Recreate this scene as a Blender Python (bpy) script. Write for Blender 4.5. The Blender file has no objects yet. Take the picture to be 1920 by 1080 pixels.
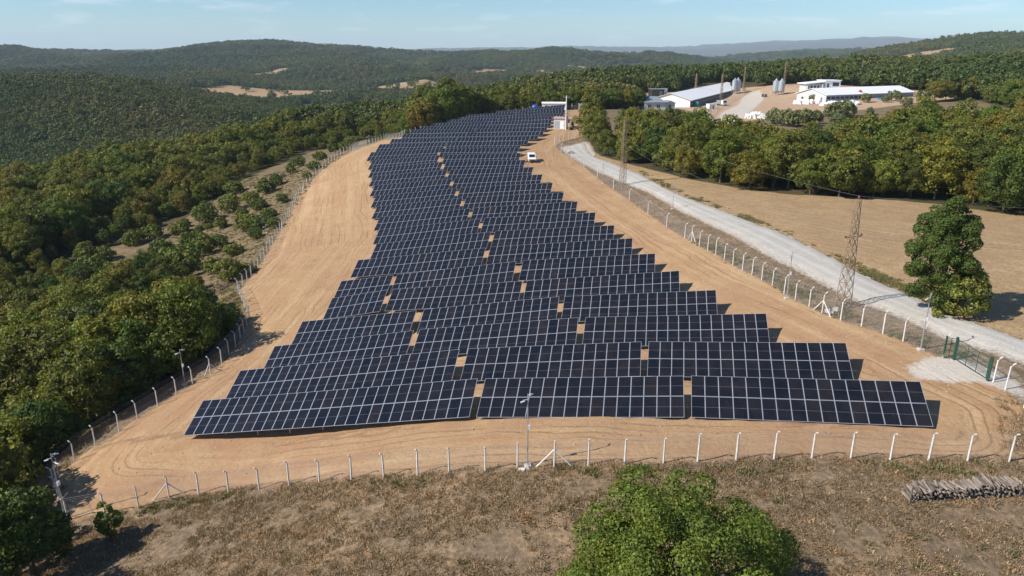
import bpy, math, random
import numpy as np
from mathutils import Vector, Matrix

# ------------------------------------------------------------------ camera, sky, sun, exposure
scn = bpy.context.scene
col = scn.collection
CAMZ = 40.0
F_PX = 1370.0                      # focal length in pixels of a 1920 px wide frame
PITCH = math.atan((540 - 90) / F_PX)
cam_d = bpy.data.cameras.new('camera')
cam = bpy.data.objects.new('camera', cam_d); col.objects.link(cam); scn.camera = cam
cam_d.sensor_width = 36.0; cam_d.lens = F_PX / 1920 * 36.0
cam_d.clip_start = 0.5; cam_d.clip_end = 80000
cam.location = (0, 0, CAMZ); cam.rotation_euler = (math.pi / 2 - PITCH, 0, 0)

SUN_EL, SUN_AZ = math.radians(39), math.radians(73)      # light travels towards azimuth SUN_AZ (clockwise from +Y)
world = bpy.data.worlds.new('World'); scn.world = world; world.use_nodes = True
wn, wl = world.node_tree.nodes, world.node_tree.links
bg = wn['Background']
sky = wn.new('ShaderNodeTexSky'); sky.sky_type = 'NISHITA'; sky.sun_disc = False
sky.sun_elevation = SUN_EL; sky.sun_rotation = SUN_AZ + math.pi
sky.altitude = 500; sky.air_density = 1.0; sky.dust_density = 0.15; sky.ozone_density = 4.5
# thin fair-weather cloud wisps over the whole sky
tc = wn.new('ShaderNodeTexCoord'); mp = wn.new('ShaderNodeMapping'); mp.inputs['Scale'].default_value = (7, 7, 42)
nz = wn.new('ShaderNodeTexNoise'); nz.inputs['Scale'].default_value = 1.6; nz.inputs['Detail'].default_value = 5
cr = wn.new('ShaderNodeValToRGB'); cr.color_ramp.elements[0].position = 0.56; cr.color_ramp.elements[1].position = 0.74
cr.color_ramp.elements[1].color = (0.34, 0.34, 0.34, 1)
mx = wn.new('ShaderNodeMix'); mx.data_type = 'RGBA'
wl.new(tc.outputs['Generated'], mp.inputs['Vector']); wl.new(mp.outputs[0], nz.inputs['Vector'])
wl.new(nz.outputs['Fac'], cr.inputs['Fac']); wl.new(cr.outputs['Color'], mx.inputs['Factor'])
tn = wn.new('ShaderNodeMix'); tn.data_type = 'RGBA'; tn.blend_type = 'MULTIPLY'; tn.inputs['Factor'].default_value = 1.0; tn.inputs['B'].default_value = (0.86, 1.03, 1.17, 1)
wl.new(sky.outputs[0], tn.inputs['A']); wl.new(tn.outputs['Result'], mx.inputs['A']); mx.inputs['B'].default_value = (9.6, 10.0, 10.6, 1)
wl.new(mx.outputs['Result'], bg.inputs['Color']); bg.inputs['Strength'].default_value = 0.08

sd = bpy.data.lights.new('sun', 'SUN'); sd.energy = 5.0; sd.angle = math.radians(0.53); sd.color = (1.0, 0.925, 0.81)
so = bpy.data.objects.new('sun', sd); col.objects.link(so)
LDIR = Vector((math.sin(SUN_AZ) * math.cos(SUN_EL), math.cos(SUN_AZ) * math.cos(SUN_EL), -math.sin(SUN_EL)))
so.rotation_euler = LDIR.to_track_quat('-Z', 'Y').to_euler(); so.location = (-60, -20, 120)
scn.view_settings.view_transform = 'Standard'; scn.view_settings.look = 'None'
scn.view_settings.exposure = 0.45; scn.view_settings.gamma = 1.0
scn.cycles.use_denoising = True
scn.cycles.max_bounces = 6; scn.cycles.transparent_max_bounces = 24; scn.cycles.volume_bounces = 1

rng = random.Random(11); nr = np.random.RandomState(5)

# ------------------------------------------------------------------ helpers: objects
def tag(o, label=None, cat=None, group=None, kind=None):
    if label: o['label'] = label
    if cat: o['category'] = cat
    if group: o['group'] = group
    if kind: o['kind'] = kind
    return o
def empty(name, loc, label=None, cat=None, group=None):
    o = bpy.data.objects.new(name, None); col.objects.link(o); o.location = loc; o.empty_display_size = 0.3
    return tag(o, label, cat, group)
def link(name, me, parent=None, loc=None, rot=None, scale=None):
    o = bpy.data.objects.new(name, me); col.objects.link(o)
    if parent is not None: o.parent = parent
    if loc is not None: o.location = loc
    if rot is not None: o.rotation_euler = rot
    if scale is not None: o.scale = scale
    return o
class MB:
    """collects shapes for one mesh"""
    def __init__(s): s.v = []; s.f = []; s.m = []
    def add(s, vs, fs, mi=0):
        b = len(s.v); s.v += [tuple(p) for p in vs]
        s.f += [tuple(i + b for i in f) for f in fs]; s.m += [mi] * len(fs); return s
    def box(s, c, size, M=None, mi=0):
        hx, hy, hz = size[0] / 2, size[1] / 2, size[2] / 2
        P = [Vector((x, y, z)) for z in (-hz, hz) for y in (-hy, hy) for x in (-hx, hx)]
        P = [(M @ p if M else p) + Vector(c) for p in P]
        return s.add(P, [(0, 2, 3, 1), (4, 5, 7, 6), (0, 1, 5, 4), (2, 6, 7, 3), (0, 4, 6, 2), (1, 3, 7, 5)], mi)
    def bar(s, p0, p1, w, h, mi=0, up=(0, 0, 1)):
        p0, p1 = Vector(p0), Vector(p1); d = (p1 - p0); L = d.length; d.normalize()
        u = Vector(up); r = d.cross(u)
        if r.length < 1e-4: r = d.cross(Vector((1, 0, 0)))
        r.normalize(); u = r.cross(d)
        P = [p + r * a * w / 2 + u * b * h / 2 for p in (p0, p1) for a, b in ((-1, -1), (1, -1), (1, 1), (-1, 1))]
        return s.add(P, [(0, 1, 2, 3), (7, 6, 5, 4), (0, 4, 5, 1), (1, 5, 6, 2), (2, 6, 7, 3), (3, 7, 4, 0)], mi)
    def tube(s, pts, r, n=6, mi=0, cap=True):
        pts = [Vector(p) for p in pts]; rs = r if isinstance(r, (list, tuple)) else [r] * len(pts)
        b0 = []; ref = Vector((0.13, 0.31, 0.94))
        for i, p in enumerate(pts):
            d = (pts[min(i + 1, len(pts) - 1)] - pts[max(i - 1, 0)]).normalized()
            a = d.cross(ref)
            if a.length < 0.05: a = d.cross(Vector((1, 0, 0)))
            a.normalize(); b = d.cross(a)
            b0 += [p + (a * math.cos(2 * math.pi * k / n) + b * math.sin(2 * math.pi * k / n)) * rs[i] for k in range(n)]
        fs = [(i * n + k, i * n + (k + 1) % n, (i + 1) * n + (k + 1) % n, (i + 1) * n + k) for i in range(len(pts) - 1) for k in range(n)]
        if cap: fs += [tuple(range(n - 1, -1, -1)), tuple((len(pts) - 1) * n + k for k in range(n))]
        return s.add(b0, fs, mi)
    def prism(s, poly, off, mi=0):
        """poly: 3D points of one face; off: extrusion vector"""
        n = len(poly); off = Vector(off); P = [Vector(p) for p in poly]; P += [p + off for p in P]
        return s.add(P, [tuple(range(n - 1, -1, -1)), tuple(range(n, 2 * n))] + [(i, (i + 1) % n, n + (i + 1) % n, n + i) for i in range(n)], mi)
    def lathe(s, prof, n=16, c=(0, 0, 0), mi=0):
        c = Vector(c); P = [c + Vector((r * math.cos(2 * math.pi * k / n), r * math.sin(2 * math.pi * k / n), z)) for r, z in prof for k in range(n)]
        fs = [(i * n + k, i * n + (k + 1) % n, (i + 1) * n + (k + 1) % n, (i + 1) * n + k) for i in range(len(prof) - 1) for k in range(n)]
        fs += [tuple(range(n - 1, -1, -1)), tuple((len(prof) - 1) * n + k for k in range(n))]
        return s.add(P, fs, mi)
    def mesh(s, name, mats):
        me = bpy.data.meshes.new(name); me.from_pydata(s.v, [], s.f)
        for m in (mats if isinstance(mats, (list, tuple)) else [mats]): me.materials.append(m)
        if any(s.m): me.polygons.foreach_set('material_index', s.m)
        me.update(); return me
    def build(s, name, mats, parent=None, loc=None, smooth=False, rot=None):
        me = s.mesh(name, mats)
        if smooth: me.shade_smooth()
        return link(name, me, parent, loc, rot)
def np_mesh(name, V, Fq, mat, smooth=False):
    """numpy verts (n,3) and faces (m,k)"""
    me = bpy.data.meshes.new(name); k = Fq.shape[1]
    me.vertices.add(len(V)); me.vertices.foreach_set('co', np.ascontiguousarray(V, np.float32).ravel())
    me.loops.add(Fq.size); me.loops.foreach_set('vertex_index', np.ascontiguousarray(Fq, np.int32).ravel())
    me.polygons.add(len(Fq)); me.polygons.foreach_set('loop_start', np.arange(0, Fq.size, k, dtype=np.int32))
    me.polygons.foreach_set('loop_total', np.full(len(Fq), k, np.int32))
    if smooth: me.polygons.foreach_set('use_smooth', np.ones(len(Fq), bool))
    me.update(calc_edges=True)
    if mat: me.materials.append(mat)
    return me

# ------------------------------------------------------------------ helpers: materials
def nmat(name):
    m = bpy.data.materials.new(name); m.use_nodes = True
    nt = m.node_tree; return m, nt.nodes, nt.links, nt.nodes['Principled BSDF']
def N(ns, t, **kw):
    n = ns.new('ShaderNode' + t)
    for k, v in kw.items():
        if k in n.inputs: n.inputs[k].default_value = v
        else: setattr(n, k, v)
    return n
def mixc(ns, ls, fac, a, b, blend='MIX'):
    n = ns.new('ShaderNodeMix'); n.data_type = 'RGBA'; n.blend_type = blend
    for s, v in (('Factor', fac), ('A', a), ('B', b)):
        if isinstance(v, (int, float)): n.inputs[s].default_value = v
        elif isinstance(v, tuple): n.inputs[s].default_value = v + (1,) if len(v) == 3 else v
        else: ls.new(v, n.inputs[s])
    return n.outputs['Result']
def mathn(ns, ls, op, a, b=0.0, c=0.0, clamp=False):
    n = ns.new('ShaderNodeMath'); n.operation = op; n.use_clamp = clamp
    for i, v in enumerate((a, b, c)):
        if isinstance(v, (int, float)): n.inputs[i].default_value = v
        else: ls.new(v, n.inputs[i])
    return n.outputs[0]
def ramp(ns, ls, fac, stops):
    n = ns.new('ShaderNodeValToRGB'); e = n.color_ramp.elements
    while len(e) < len(stops): e.new(0.5)
    for k, (p, c) in enumerate(stops):
        e[k].position = p; e[k].color = (c, c, c, 1) if isinstance(c, (int, float)) else tuple(c) + (1,)
    ls.new(fac, n.inputs['Fac']); return n.outputs['Color']
def noise(ns, ls, vec, scale, detail=4, rough=0.55):
    n = N(ns, 'TexNoise', Scale=scale, Detail=detail, Roughness=rough)
    if vec is not None: ls.new(vec, n.inputs['Vector'])
    return n.outputs['Fac']
def simple(name, c, rough=0.6, metal=0.0, var=0.15, scale=3.0, bump=0.0, spec=0.5):
    """plain colour with grime variation"""
    m, ns, ls, b = nmat(name)
    g = N(ns, 'NewGeometry')
    f = noise(ns, ls, g.outputs['Position'], scale, 5)
    f2 = ramp(ns, ls, f, [(0.3, 1 - var), (0.7, 1 + var * 0.4)])
    ls.new(mixc(ns, ls, 1.0, tuple(c), f2, 'MULTIPLY'), b.inputs['Base Color'])
    b.inputs['Roughness'].default_value = rough; b.inputs['Metallic'].default_value = metal
    b.inputs['Specular IOR Level'].default_value = spec
    if bump:
        bp = N(ns, 'Bump', Strength=bump, Distance=0.05); ls.new(f, bp.inputs['Height']); ls.new(bp.outputs[0], b.inputs['Normal'])
    return m

M = {}
M['white_paint'] = simple('white_concrete_post', (0.66, 0.65, 0.62), 0.8, var=0.2, scale=2)
M['alu'] = simple('galvanised_steel', (0.55, 0.56, 0.58), 0.45, 0.7)
M['pole'] = simple('galvanised_pole', (0.42, 0.43, 0.44), 0.5, 0.5)
M['frame'] = simple('module_frame', (0.42, 0.46, 0.52), 0.40, 0.35, var=0.10)
M['rust'] = simple('weathered_lattice', (0.36, 0.25, 0.17), 0.8, 0.2, var=0.45, scale=1.5)
M['white'] = simple('white_panel', (0.80, 0.80, 0.79), 0.5, var=0.06, scale=0.5)
M['cream'] = simple('cream_wall', (0.70, 0.66, 0.58), 0.85, var=0.08)
M['greyroof'] = simple('grey_sheet_roof', (0.27, 0.31, 0.34), 0.5, 0.2, var=0.1)
M['dark'] = simple('dark_opening', (0.03, 0.032, 0.036), 0.5)
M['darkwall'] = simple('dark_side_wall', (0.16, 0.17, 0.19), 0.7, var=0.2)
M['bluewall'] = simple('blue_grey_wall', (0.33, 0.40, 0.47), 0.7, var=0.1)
M['tin'] = simple('silo_tin', (0.48, 0.51, 0.54), 0.4, 0.6, var=0.12)
M['green'] = simple('green_gate_paint', (0.02, 0.075, 0.05), 0.45, var=0.1)
M['kiosk'] = simple('kiosk_grey', (0.50, 0.51, 0.52), 0.7, var=0.12)
M['kioskroof'] = simple('kiosk_roof', (0.42, 0.28, 0.25), 0.7, var=0.15)
M['blue'] = simple('blue_tank', (0.02, 0.10, 0.55), 0.4, var=0.1)
M['teal'] = simple('teal_tank', (0.07, 0.32, 0.33), 0.5, var=0.1)
M['red'] = simple('red_paint', (0.45, 0.05, 0.04), 0.5, var=0.2)
M['tyre'] = simple('tyre_rubber', (0.018, 0.018, 0.018), 0.85)
M['marble'] = simple('white_marble', (0.78, 0.77, 0.75), 0.8, var=0.25, scale=0.8, bump=0.4)
M['concrete'] = simple('concrete', (0.50, 0.47, 0.43), 0.9, var=0.2)
M['woodgrey'] = simple('pallet_wood', (0.22, 0.17, 0.12), 0.9, var=0.35)
M['bark'] = simple('tree_bark', (0.11, 0.085, 0.065), 0.95, var=0.4, scale=4, bump=0.5)
M['rootwood'] = simple('root_wood', (0.17, 0.125, 0.10), 0.95, var=0.5, scale=2)
M['lamp'] = simple('camera_housing', (0.75, 0.75, 0.75), 0.4)
M['ceramic'] = simple('insulator', (0.30, 0.07, 0.05), 0.3)
M['wire'] = simple('cable', (0.35, 0.35, 0.36), 0.5, 0.5)
M['carpaint'] = simple('white_car_paint', (0.80, 0.80, 0.80), 0.25, var=0.03)
M['glass'] = simple('window_glass', (0.02, 0.025, 0.03), 0.08, var=0.0)
M['plastic'] = simple('black_plastic', (0.03, 0.03, 0.03), 0.6)
M['head'] = simple('headlight', (0.55, 0.57, 0.6), 0.15, 0.4)
M['stone'] = simple('field_stone', (0.40, 0.33, 0.26), 0.9, var=0.3, bump=0.5)

def mat_cells():
    m, ns, ls, b = nmat('solar_cells')
    uv = N(ns, 'UVMap'); sp = N(ns, 'SeparateXYZ'); ls.new(uv.outputs[0], sp.inputs[0])
    u, v = sp.outputs[0], sp.outputs[1]
    # half-cut centre gap, dashed, and hair lines between cells
    half = mathn(ns, ls, 'LESS_THAN', mathn(ns, ls, 'ABSOLUTE', mathn(ns, ls, 'SUBTRACT', v, 1.139)), 0.013)
    dash = mathn(ns, ls, 'GREATER_THAN', mathn(ns, ls, 'FRACT', mathn(ns, ls, 'MULTIPLY', u, 1 / 0.182)), 0.3)
    half = mathn(ns, ls, 'MULTIPLY', half, dash)
    cu = mathn(ns, ls, 'LESS_THAN', mathn(ns, ls, 'FRACT', mathn(ns, ls, 'MULTIPLY', u, 1 / 0.182)), 0.035)
    cv = mathn(ns, ls, 'LESS_THAN', mathn(ns, ls, 'FRACT', mathn(ns, ls, 'MULTIPLY', v, 1 / 0.0925)), 0.045)
    grid = mathn(ns, ls, 'MULTIPLY', mathn(ns, ls, 'MAXIMUM', cu, cv), 0.35)
    oi = N(ns, 'ObjectInfo'); g = N(ns, 'NewGeometry')
    tone = ramp(ns, ls, oi.outputs['Random'], [(0, (0.0045, 0.0060, 0.0110)), (0.5, (0.0075, 0.0082, 0.0125)), (0.85, (0.0095, 0.0092, 0.0130)), (1, (0.0130, 0.0110, 0.0135))])
    dust = noise(ns, ls, g.outputs['Position'], 0.7, 5)
    tone = mixc(ns, ls, ramp(ns, ls, dust, [(0.38, 0.0), (0.75, 0.06)]), tone, (0.16, 0.13, 0.10))
    c = mixc(ns, ls, grid, tone, (0.035, 0.038, 0.05))
    c = mixc(ns, ls, half, c, (0.16, 0.17, 0.19))
    ls.new(c, b.inputs['Base Color']); b.inputs['Roughness'].default_value = 0.16
    b.inputs['Specular IOR Level'].default_value = 0.38
    return m
M['cells'] = mat_cells()

def mat_leaf(name, stops, patch=0.0, trans=0.30, dark=0.35, tint=False, psc=0.011):
    m, ns, ls, b = nmat(name); out = ns['Material Output']
    oi = N(ns, 'ObjectInfo'); g = N(ns, 'NewGeometry')
    f = oi.outputs['Random']
    if patch:
        pn = noise(ns, ls, oi.outputs['Location'], psc, 3)
        f = mathn(ns, ls, 'ADD', mathn(ns, ls, 'MULTIPLY', f, 1 - patch), mathn(ns, ls, 'MULTIPLY', ramp(ns, ls, pn, [(0.34, 0.0), (0.68, 1.0)]), patch))
    c = ramp(ns, ls, f, stops) if not tint else oi.outputs['Color']
    isl = g.outputs['Random Per Island']
    c = mixc(ns, ls, 1.0, c, ramp(ns, ls, isl, [(0, 1 - dark), (0.55, 1.0), (1, 1.75)]), 'MULTIPLY')
    hue = noise(ns, ls, g.outputs['Position'], 0.55, 2)
    c = mixc(ns, ls, ramp(ns, ls, hue, [(0.5, 0.0), (0.75, 0.35)]), c, mixc(ns, ls, 1.0, c, (1.65, 1.15, 0.7), 'MULTIPLY'))
    ls.new(c, b.inputs['Base Color']); b.inputs['Roughness'].default_value = 0.62; b.inputs['Specular IOR Level'].default_value = 0.25
    t = N(ns, 'BsdfTranslucent'); ls.new(mixc(ns, ls, 1.0, c, (1.3, 1.35, 0.7), 'MULTIPLY'), t.inputs['Color'])
    ms = N(ns, 'MixShader', Fac=trans); ls.new(b.outputs[0], ms.inputs[1]); ls.new(t.outputs[0], ms.inputs[2])
    ls.new(ms.outputs[0], out.inputs['Surface']); return m
OAK = [(0.0, (0.060, 0.086, 0.014)), (0.30, (0.096, 0.122, 0.018)), (0.62, (0.138, 0.142, 0.021)), (0.84, (0.155, 0.144, 0.023)), (0.95, (0.185, 0.124, 0.030)), (1.0, (0.165, 0.088, 0.034))]
M['oak'] = mat_leaf('oak_foliage', OAK, 0.45)
FAR = [(0.0, (0.038, 0.066, 0.015)), (0.4, (0.066, 0.092, 0.018)), (0.72, (0.104, 0.108, 0.022)), (0.92, (0.135, 0.112, 0.036)), (1.0, (0.140, 0.080, 0.042))]
M['tintoak'] = mat_leaf('tinted_oak_foliage', OAK, 0.0, tint=True)
M['faroak'] = mat_leaf('hill_foliage', FAR, 0.72, 0.12, psc=0.0040)
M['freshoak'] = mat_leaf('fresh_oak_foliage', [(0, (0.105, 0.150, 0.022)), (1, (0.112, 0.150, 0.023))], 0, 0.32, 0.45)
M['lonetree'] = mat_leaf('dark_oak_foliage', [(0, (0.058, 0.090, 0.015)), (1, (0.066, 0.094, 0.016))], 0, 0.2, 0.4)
M['willow'] = mat_leaf('grey_green_foliage', [(0, (0.13, 0.155, 0.070)), (1, (0.155, 0.165, 0.065))], 0, 0.2)
M['shrub'] = mat_leaf('shrub_foliage', [(0, (0.070, 0.105, 0.020)), (0.5, (0.110, 0.138, 0.026)), (1, (0.165, 0.172, 0.032))], 0.2, 0.25)
M['dry'] = mat_leaf('dry_grass', [(0, (0.40, 0.290, 0.170)), (0.35, (0.31, 0.222, 0.135)), (0.7, (0.21, 0.155, 0.098)), (1, (0.15, 0.14, 0.07))], 0.35, 0.2, 0.4)
M['weed'] = mat_leaf('green_weeds', [(0, (0.13, 0.135, 0.05)), (1, (0.20, 0.165, 0.08))], 0, 0.2, 0.4)

def mat_mesh():
    m, ns, ls, b = nmat('chain_link_wire'); out = ns['Material Output']
    uv = N(ns, 'UVMap'); sp = N(ns, 'SeparateXYZ'); ls.new(uv.outputs[0], sp.inputs[0])
    a = mathn(ns, ls, 'FRACT', mathn(ns, ls, 'MULTIPLY', mathn(ns, ls, 'ADD', sp.outputs[0], sp.outputs[1]), 11.0))
    c = mathn(ns, ls, 'FRACT', mathn(ns, ls, 'MULTIPLY', mathn(ns, ls, 'SUBTRACT', sp.outputs[0], sp.outputs[1]), 11.0))
    w = mathn(ns, ls, 'MAXIMUM', mathn(ns, ls, 'LESS_THAN', a, 0.055), mathn(ns, ls, 'LESS_THAN', c, 0.055))
    b.inputs['Base Color'].default_value = (0.42, 0.42, 0.42, 1); b.inputs['Roughness'].default_value = 0.5; b.inputs['Metallic'].default_value = 0.3
    t = N(ns, 'BsdfTransparent'); ms = N(ns, 'MixShader'); ls.new(w, ms.inputs['Fac'])
    ls.new(t.outputs[0], ms.inputs[1]); ls.new(b.outputs[0], ms.inputs[2]); ls.new(ms.outputs[0], out.inputs['Surface'])
    return m
M['mesh'] = mat_mesh()

# ------------------------------------------------------------------ geometry of the place
CP, SP = math.cos(PITCH), math.sin(PITCH)
def ray(px, py):
    """direction from the drone's viewpoint, used to survey positions on the terrain"""
    x = (px - 960) / F_PX; y = -(py - 540) / F_PX
    return np.array([x, CP + y * SP, -SP + y * CP])
def project(p):
    x, y, z = p[0], p[1], p[2] - CAMZ
    d = y * CP - z * SP
    return 960 + F_PX * x / d, 540 - F_PX * (y * SP + z * CP) / d, d
PHI, D1, RP = 0.22704694, 61.2153, 8.42481
NRM = np.array([math.sin(PHI), math.cos(PHI), 0.0]); ALONG = np.array([math.cos(PHI), -math.sin(PHI), 0.0])
TILT = math.radians(25); CLEAR = 0.45; PITCHX = 1.15; LEN = 4.6
# surveyed upper corners of every table: row -> (left x, left y, right x, right y, columns)
ROWS = {
1: [(381,751,896,710,27),(910,710,1282,705,16),(1296.6,704.8,1724.5,715.7,16)],
2: [(450.5,695,862.5,655,24),(878.8,653.8,1202.5,640.8,16),(1216,640.5,1586.4,643.3,16)],
3: [(516.3,649.3,775,620,17),(787.5,617.5,1084.5,595.5,17),(1098,595,1436.7,588,17)],
4: [(567.5,603,781,582.5,15),(796,580,1048.3,556.2,16),(1059,555.8,1342,544,16)],
5: [(623.3,559.2,726.7,543.7,8),(736.7,542.5,980.8,527,17),(987.8,526.2,1274,507.8,18)],
6: [(640,527.2,738.3,515.8,8),(744,515,968.8,490,17),(980.8,488.3,1228.8,475.5,17)],
7: [(672,487.8,910.8,464.7,20),(919.7,463,1186.7,446.7,20)],
8: [(705.3,457.5,921.7,434.5,19),(928.3,433.3,1152.8,422.5,18)],
9: [(710.8,430.8,902.5,410.3,18),(909,408.7,1117,398.5,18)],
10: [(712.6,407,882.2,390.9,17),(888.5,390,1083.8,377.8,18)],
11: [(708,386.9,867.3,371.2,17),(874.4,369.9,1057.8,361.1,18)],
12: [(706,367.2,857,353,17),(864,352,1036.6,343.2,18)],
13: [(703.6,347.6,847.6,335,17),(853.9,334.2,1017.2,327.1,18)],
14: [(701.2,330.3,839,318.8,17),(845.3,318.1,1000.4,313.3,18)],
15: [(699.7,315,831,303.8,17),(837.4,302.9,985.8,300,18)],
16: [(698,301.1,826,291.4,17),(835,290.3,977.6,287.0,18)],
17: [(696,285.6,825,278.6,18),(831,278.2,972.2,276.4,19)],
18: [(711,270.8,838,266.4,18),(844,266.2,976,264.4,19)],
19: [(733.3,260.8,858,258.0,18),(864,257.8,989.4,255.6,19)],
20: [(754.4,251.3,878,248.9,18),(884,248.8,1010,246.7,19)],
21: [(767.8,243.9,890,241.6,18),(896,241.4,1022,239.2,19)],
22: [(788.3,237.8,903,234.9,18),(909,234.7,1025.6,232,19)],
23: [(811,231.4,918,228.1,17),(924,227.9,1034.4,224.4,18)],
24: [(842,224.9,932,221.6,15),(938,221.4,1035,217.8,16)],
25: [(862,219.8,956,215.9,16),(962,215.7,1056.7,211.8,16)],
26: [(874.4,215.6,964,211.0,16),(970,210.8,1057.8,206,16)],
27: [(930,208.5,1060,201,23)],
28: [(985,202.5,1059,196.5,14)]}
CAM0 = np.array([0, 0, CAMZ])
def on_row(px, py, row):
    r = ray(px, py); return CAM0 + r * ((D1 + RP * (row - 1)) / (r @ NRM))
tables = []            # (row, index, A(top left), u, down, n)
ctrl = []
for row, L in ROWS.items():
    for i, (a, b, c, d, n) in enumerate(L):
        A = on_row(a, b, row); B = on_row(c, d, row); mid = (A + B) / 2
        u = (B - A) / np.linalg.norm(B - A); A = mid - u * n * PITCHX / 2; B = mid + u * n * PITCHX / 2
        dn = -NRM * math.cos(TILT) - np.array([0, 0, math.sin(TILT)]); dn -= (dn @ u) * u; dn /= np.linalg.norm(dn)
        tables.append((row, i, A, u, dn, n))
        for P in (A, B):
            q = P + dn * LEN; ctrl.append((q[0], q[1], q[2] - CLEAR))
def gz(px, py, z):
    r = ray(px, py); t = (z - 0) / r[2]; q = r * t; ctrl.append((q[0], q[1], CAMZ + z))
for a in [(197,965,-39.3),(120,975,-39.8),(429,923,-37.6),(659,900,-33.6),(842,885,-31.4),(1039,875,-30.0),(1244,868,-29.2),(1451,862,-28.7),(1669,863,-28.4),(1892,866,-28.3),
          (600,1079,-33.0),(960,1079,-31.0),(1400,1079,-29.8),(1900,1000,-28.9),(250,1079,-37.5),(-100,1079,-41),
          (349,728,-39.2),(136,868,-40.6),(448,643,-39.3),(447,547,-39.2),(533,427,-37.8),(593,330,-34.3),(688,275,-31.0),
          (1541,587,-28.0),(1726,655,-27.9),(1860,720,-27.9),(1297,452,-28.3),(1060,290,-28.2),(1050,243,-25.0),(1400,440,-28.0),(1563,510,-27.8),(1780,608,-27.6),
          (1920,655,-27.6),(1700,420,-27.6),(1900,400,-28.2),(1300,335,-27.4),(1500,360,-27.6),(1200,345,-28.2),(1110,285,-27.9),
          (1294,200,-26.3),(1390,163,-25.2),(1548,192,-24.6),(1712,180,-23.4),(1450,178,-25.0),(1340,220,-26.5),(1206,205,-26.4)]:
    gz(*a)
for w in [(-54,66,-45),(-50,92,-44.2),(-57,118,-43.6),(-64,160,-43),(-72,62,-49.5),(-72,100,-48.5),(-80,150,-46),(-90,200,-44),(-120,60,-53),(-130,120,-51),(-150,190,-47.5),(-168,236,-48),(-230,290,-66),(-90,260,-41),(-75,300,-39),(-142,290,-45.5),(-152,350,-60),(-122,340,-43),(-133,400,-60),(-103,380,-39.5),(-112,440,-56),(-40,320,-33),(-45,275,-33),
          (-60,380,-36),(-200,330,-70),(-150,420,-72),(-30,420,-32),(-60,470,-46),(-250,420,-80),(-300,500,-78),(-200,500,-76),(0,330,-27),(20,400,-28),(10,480,-29),(60,450,-25),(90,470,-23),
          (150,480,-20.5),(160,392,-22.2),(150,425,-21.6),(220,450,-21),(280,450,-18),(330,430,-15),(160,300,-25.5),(200,220,-25),(250,280,-22),(120,220,-27),(150,150,-28),(230,330,-22),(170,90,-29),(110,60,-28.5),(120,10,-29),
          (60,0,-30),(0,0,-33),(-60,0,-39),(-120,0,-48),(0,20,-32),(40,230,-26.5),(60,280,-25.5),(48,305,-24.3),(90,320,-25.8),(400,500,-13),(420,300,-16),(-360,300,-85)]:
    ctrl.append((w[0], w[1], CAMZ + w[2]))
ctrl = np.array(ctrl)
def tps_fit(X, z, lam):
    d2 = ((X[:, None] - X[None]) ** 2).sum(-1); K = 0.5 * d2 * np.log(d2 + 1e-9)
    n = len(X); Pm = np.hstack([np.ones((n, 1)), X]); A = np.zeros((n + 3, n + 3))
    A[:n, :n] = K + lam * np.eye(n); A[:n, n:] = Pm; A[n:, :n] = Pm.T
    return np.linalg.solve(A, np.concatenate([z, np.zeros(3)]))
def tps_eval(Q, X, w):
    out = np.empty(len(Q))
    for i in range(0, len(Q), 8000):
        q = Q[i:i + 8000]; d2 = ((q[:, None] - X[None]) ** 2).sum(-1)
        out[i:i + 8000] = (0.5 * d2 * np.log(d2 + 1e-9)) @ w[:-3] + w[-3] + q @ w[-2:]
    return out
NX = ctrl[:, :2] / 100.0; NW = tps_fit(NX, ctrl[:, 2], 0.01)
# far country: ground level (seen row) by image column and distance
FX = [-160, 60, 260, 460, 660, 860, 1060, 1260, 1460, 1660, 1860, 2080]
FARROWS = [
 (420,  [345, 330, 300, 275, 240, 205, 168, 165, 155, 150, 135, 120]),
 (520,  [330, 320, 300, 280, 250, 205, 160, 150, 142, 140, 128, 118]),
 (720,  [178, 180, 192, 236, 262, 225, 180, 168, 150, 146, 134, 124]),
 (900,  [164, 163, 169, 206, 232, 220, 200, 180, 158, 150, 138, 126]),
 (1150, [190, 186, 184, 190, 200, 205, 205, 185, 160, 148, 135, 124]),
 (1500, [158, 160, 164, 166, 170, 176, 185, 180, 155, 124, 106, 100]),
 (1900, [150, 146, 145, 148, 150, 152, 162, 165, 150, 95, 75, 86]),
 (2400, [126, 124, 128, 120, 124, 134, 138, 150, 148, 128, 100, 100]),
 (3200, [105, 101, 103, 89, 100, 112, 101, 117, 145, 140, 124, 120]),
 (4200, [112, 110, 110, 104, 110, 120, 118, 125, 112, 110, 108, 110]),
 (6000, [108, 108, 108, 108, 108, 118, 118, 114, 103, 98, 98, 100]),
 (8000, [112, 112, 112, 112, 112, 112, 112, 116, 116, 112, 108, 108]),
 (10500,[104, 104, 104, 104, 104, 104, 104, 106, 106, 104, 102, 102]),
 (14000,[96, 97, 95, 97, 98, 96, 92, 88, 80, 72, 78, 82]),
 (20000,[99, 99, 99, 99, 99, 99, 98, 97, 95, 92, 92, 92])]
fp, fe = [], []
for D, ys in FARROWS:
    for px, py in zip(FX, ys):
        r = ray(px, py); fp.append(((px - 960) / F_PX * 3.0, math.log(D) * 2.2)); fe.append(r[2] / r[1])
FXA = np.array(fp); FW = tps_fit(FXA, np.array(fe), 1e-4)
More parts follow.
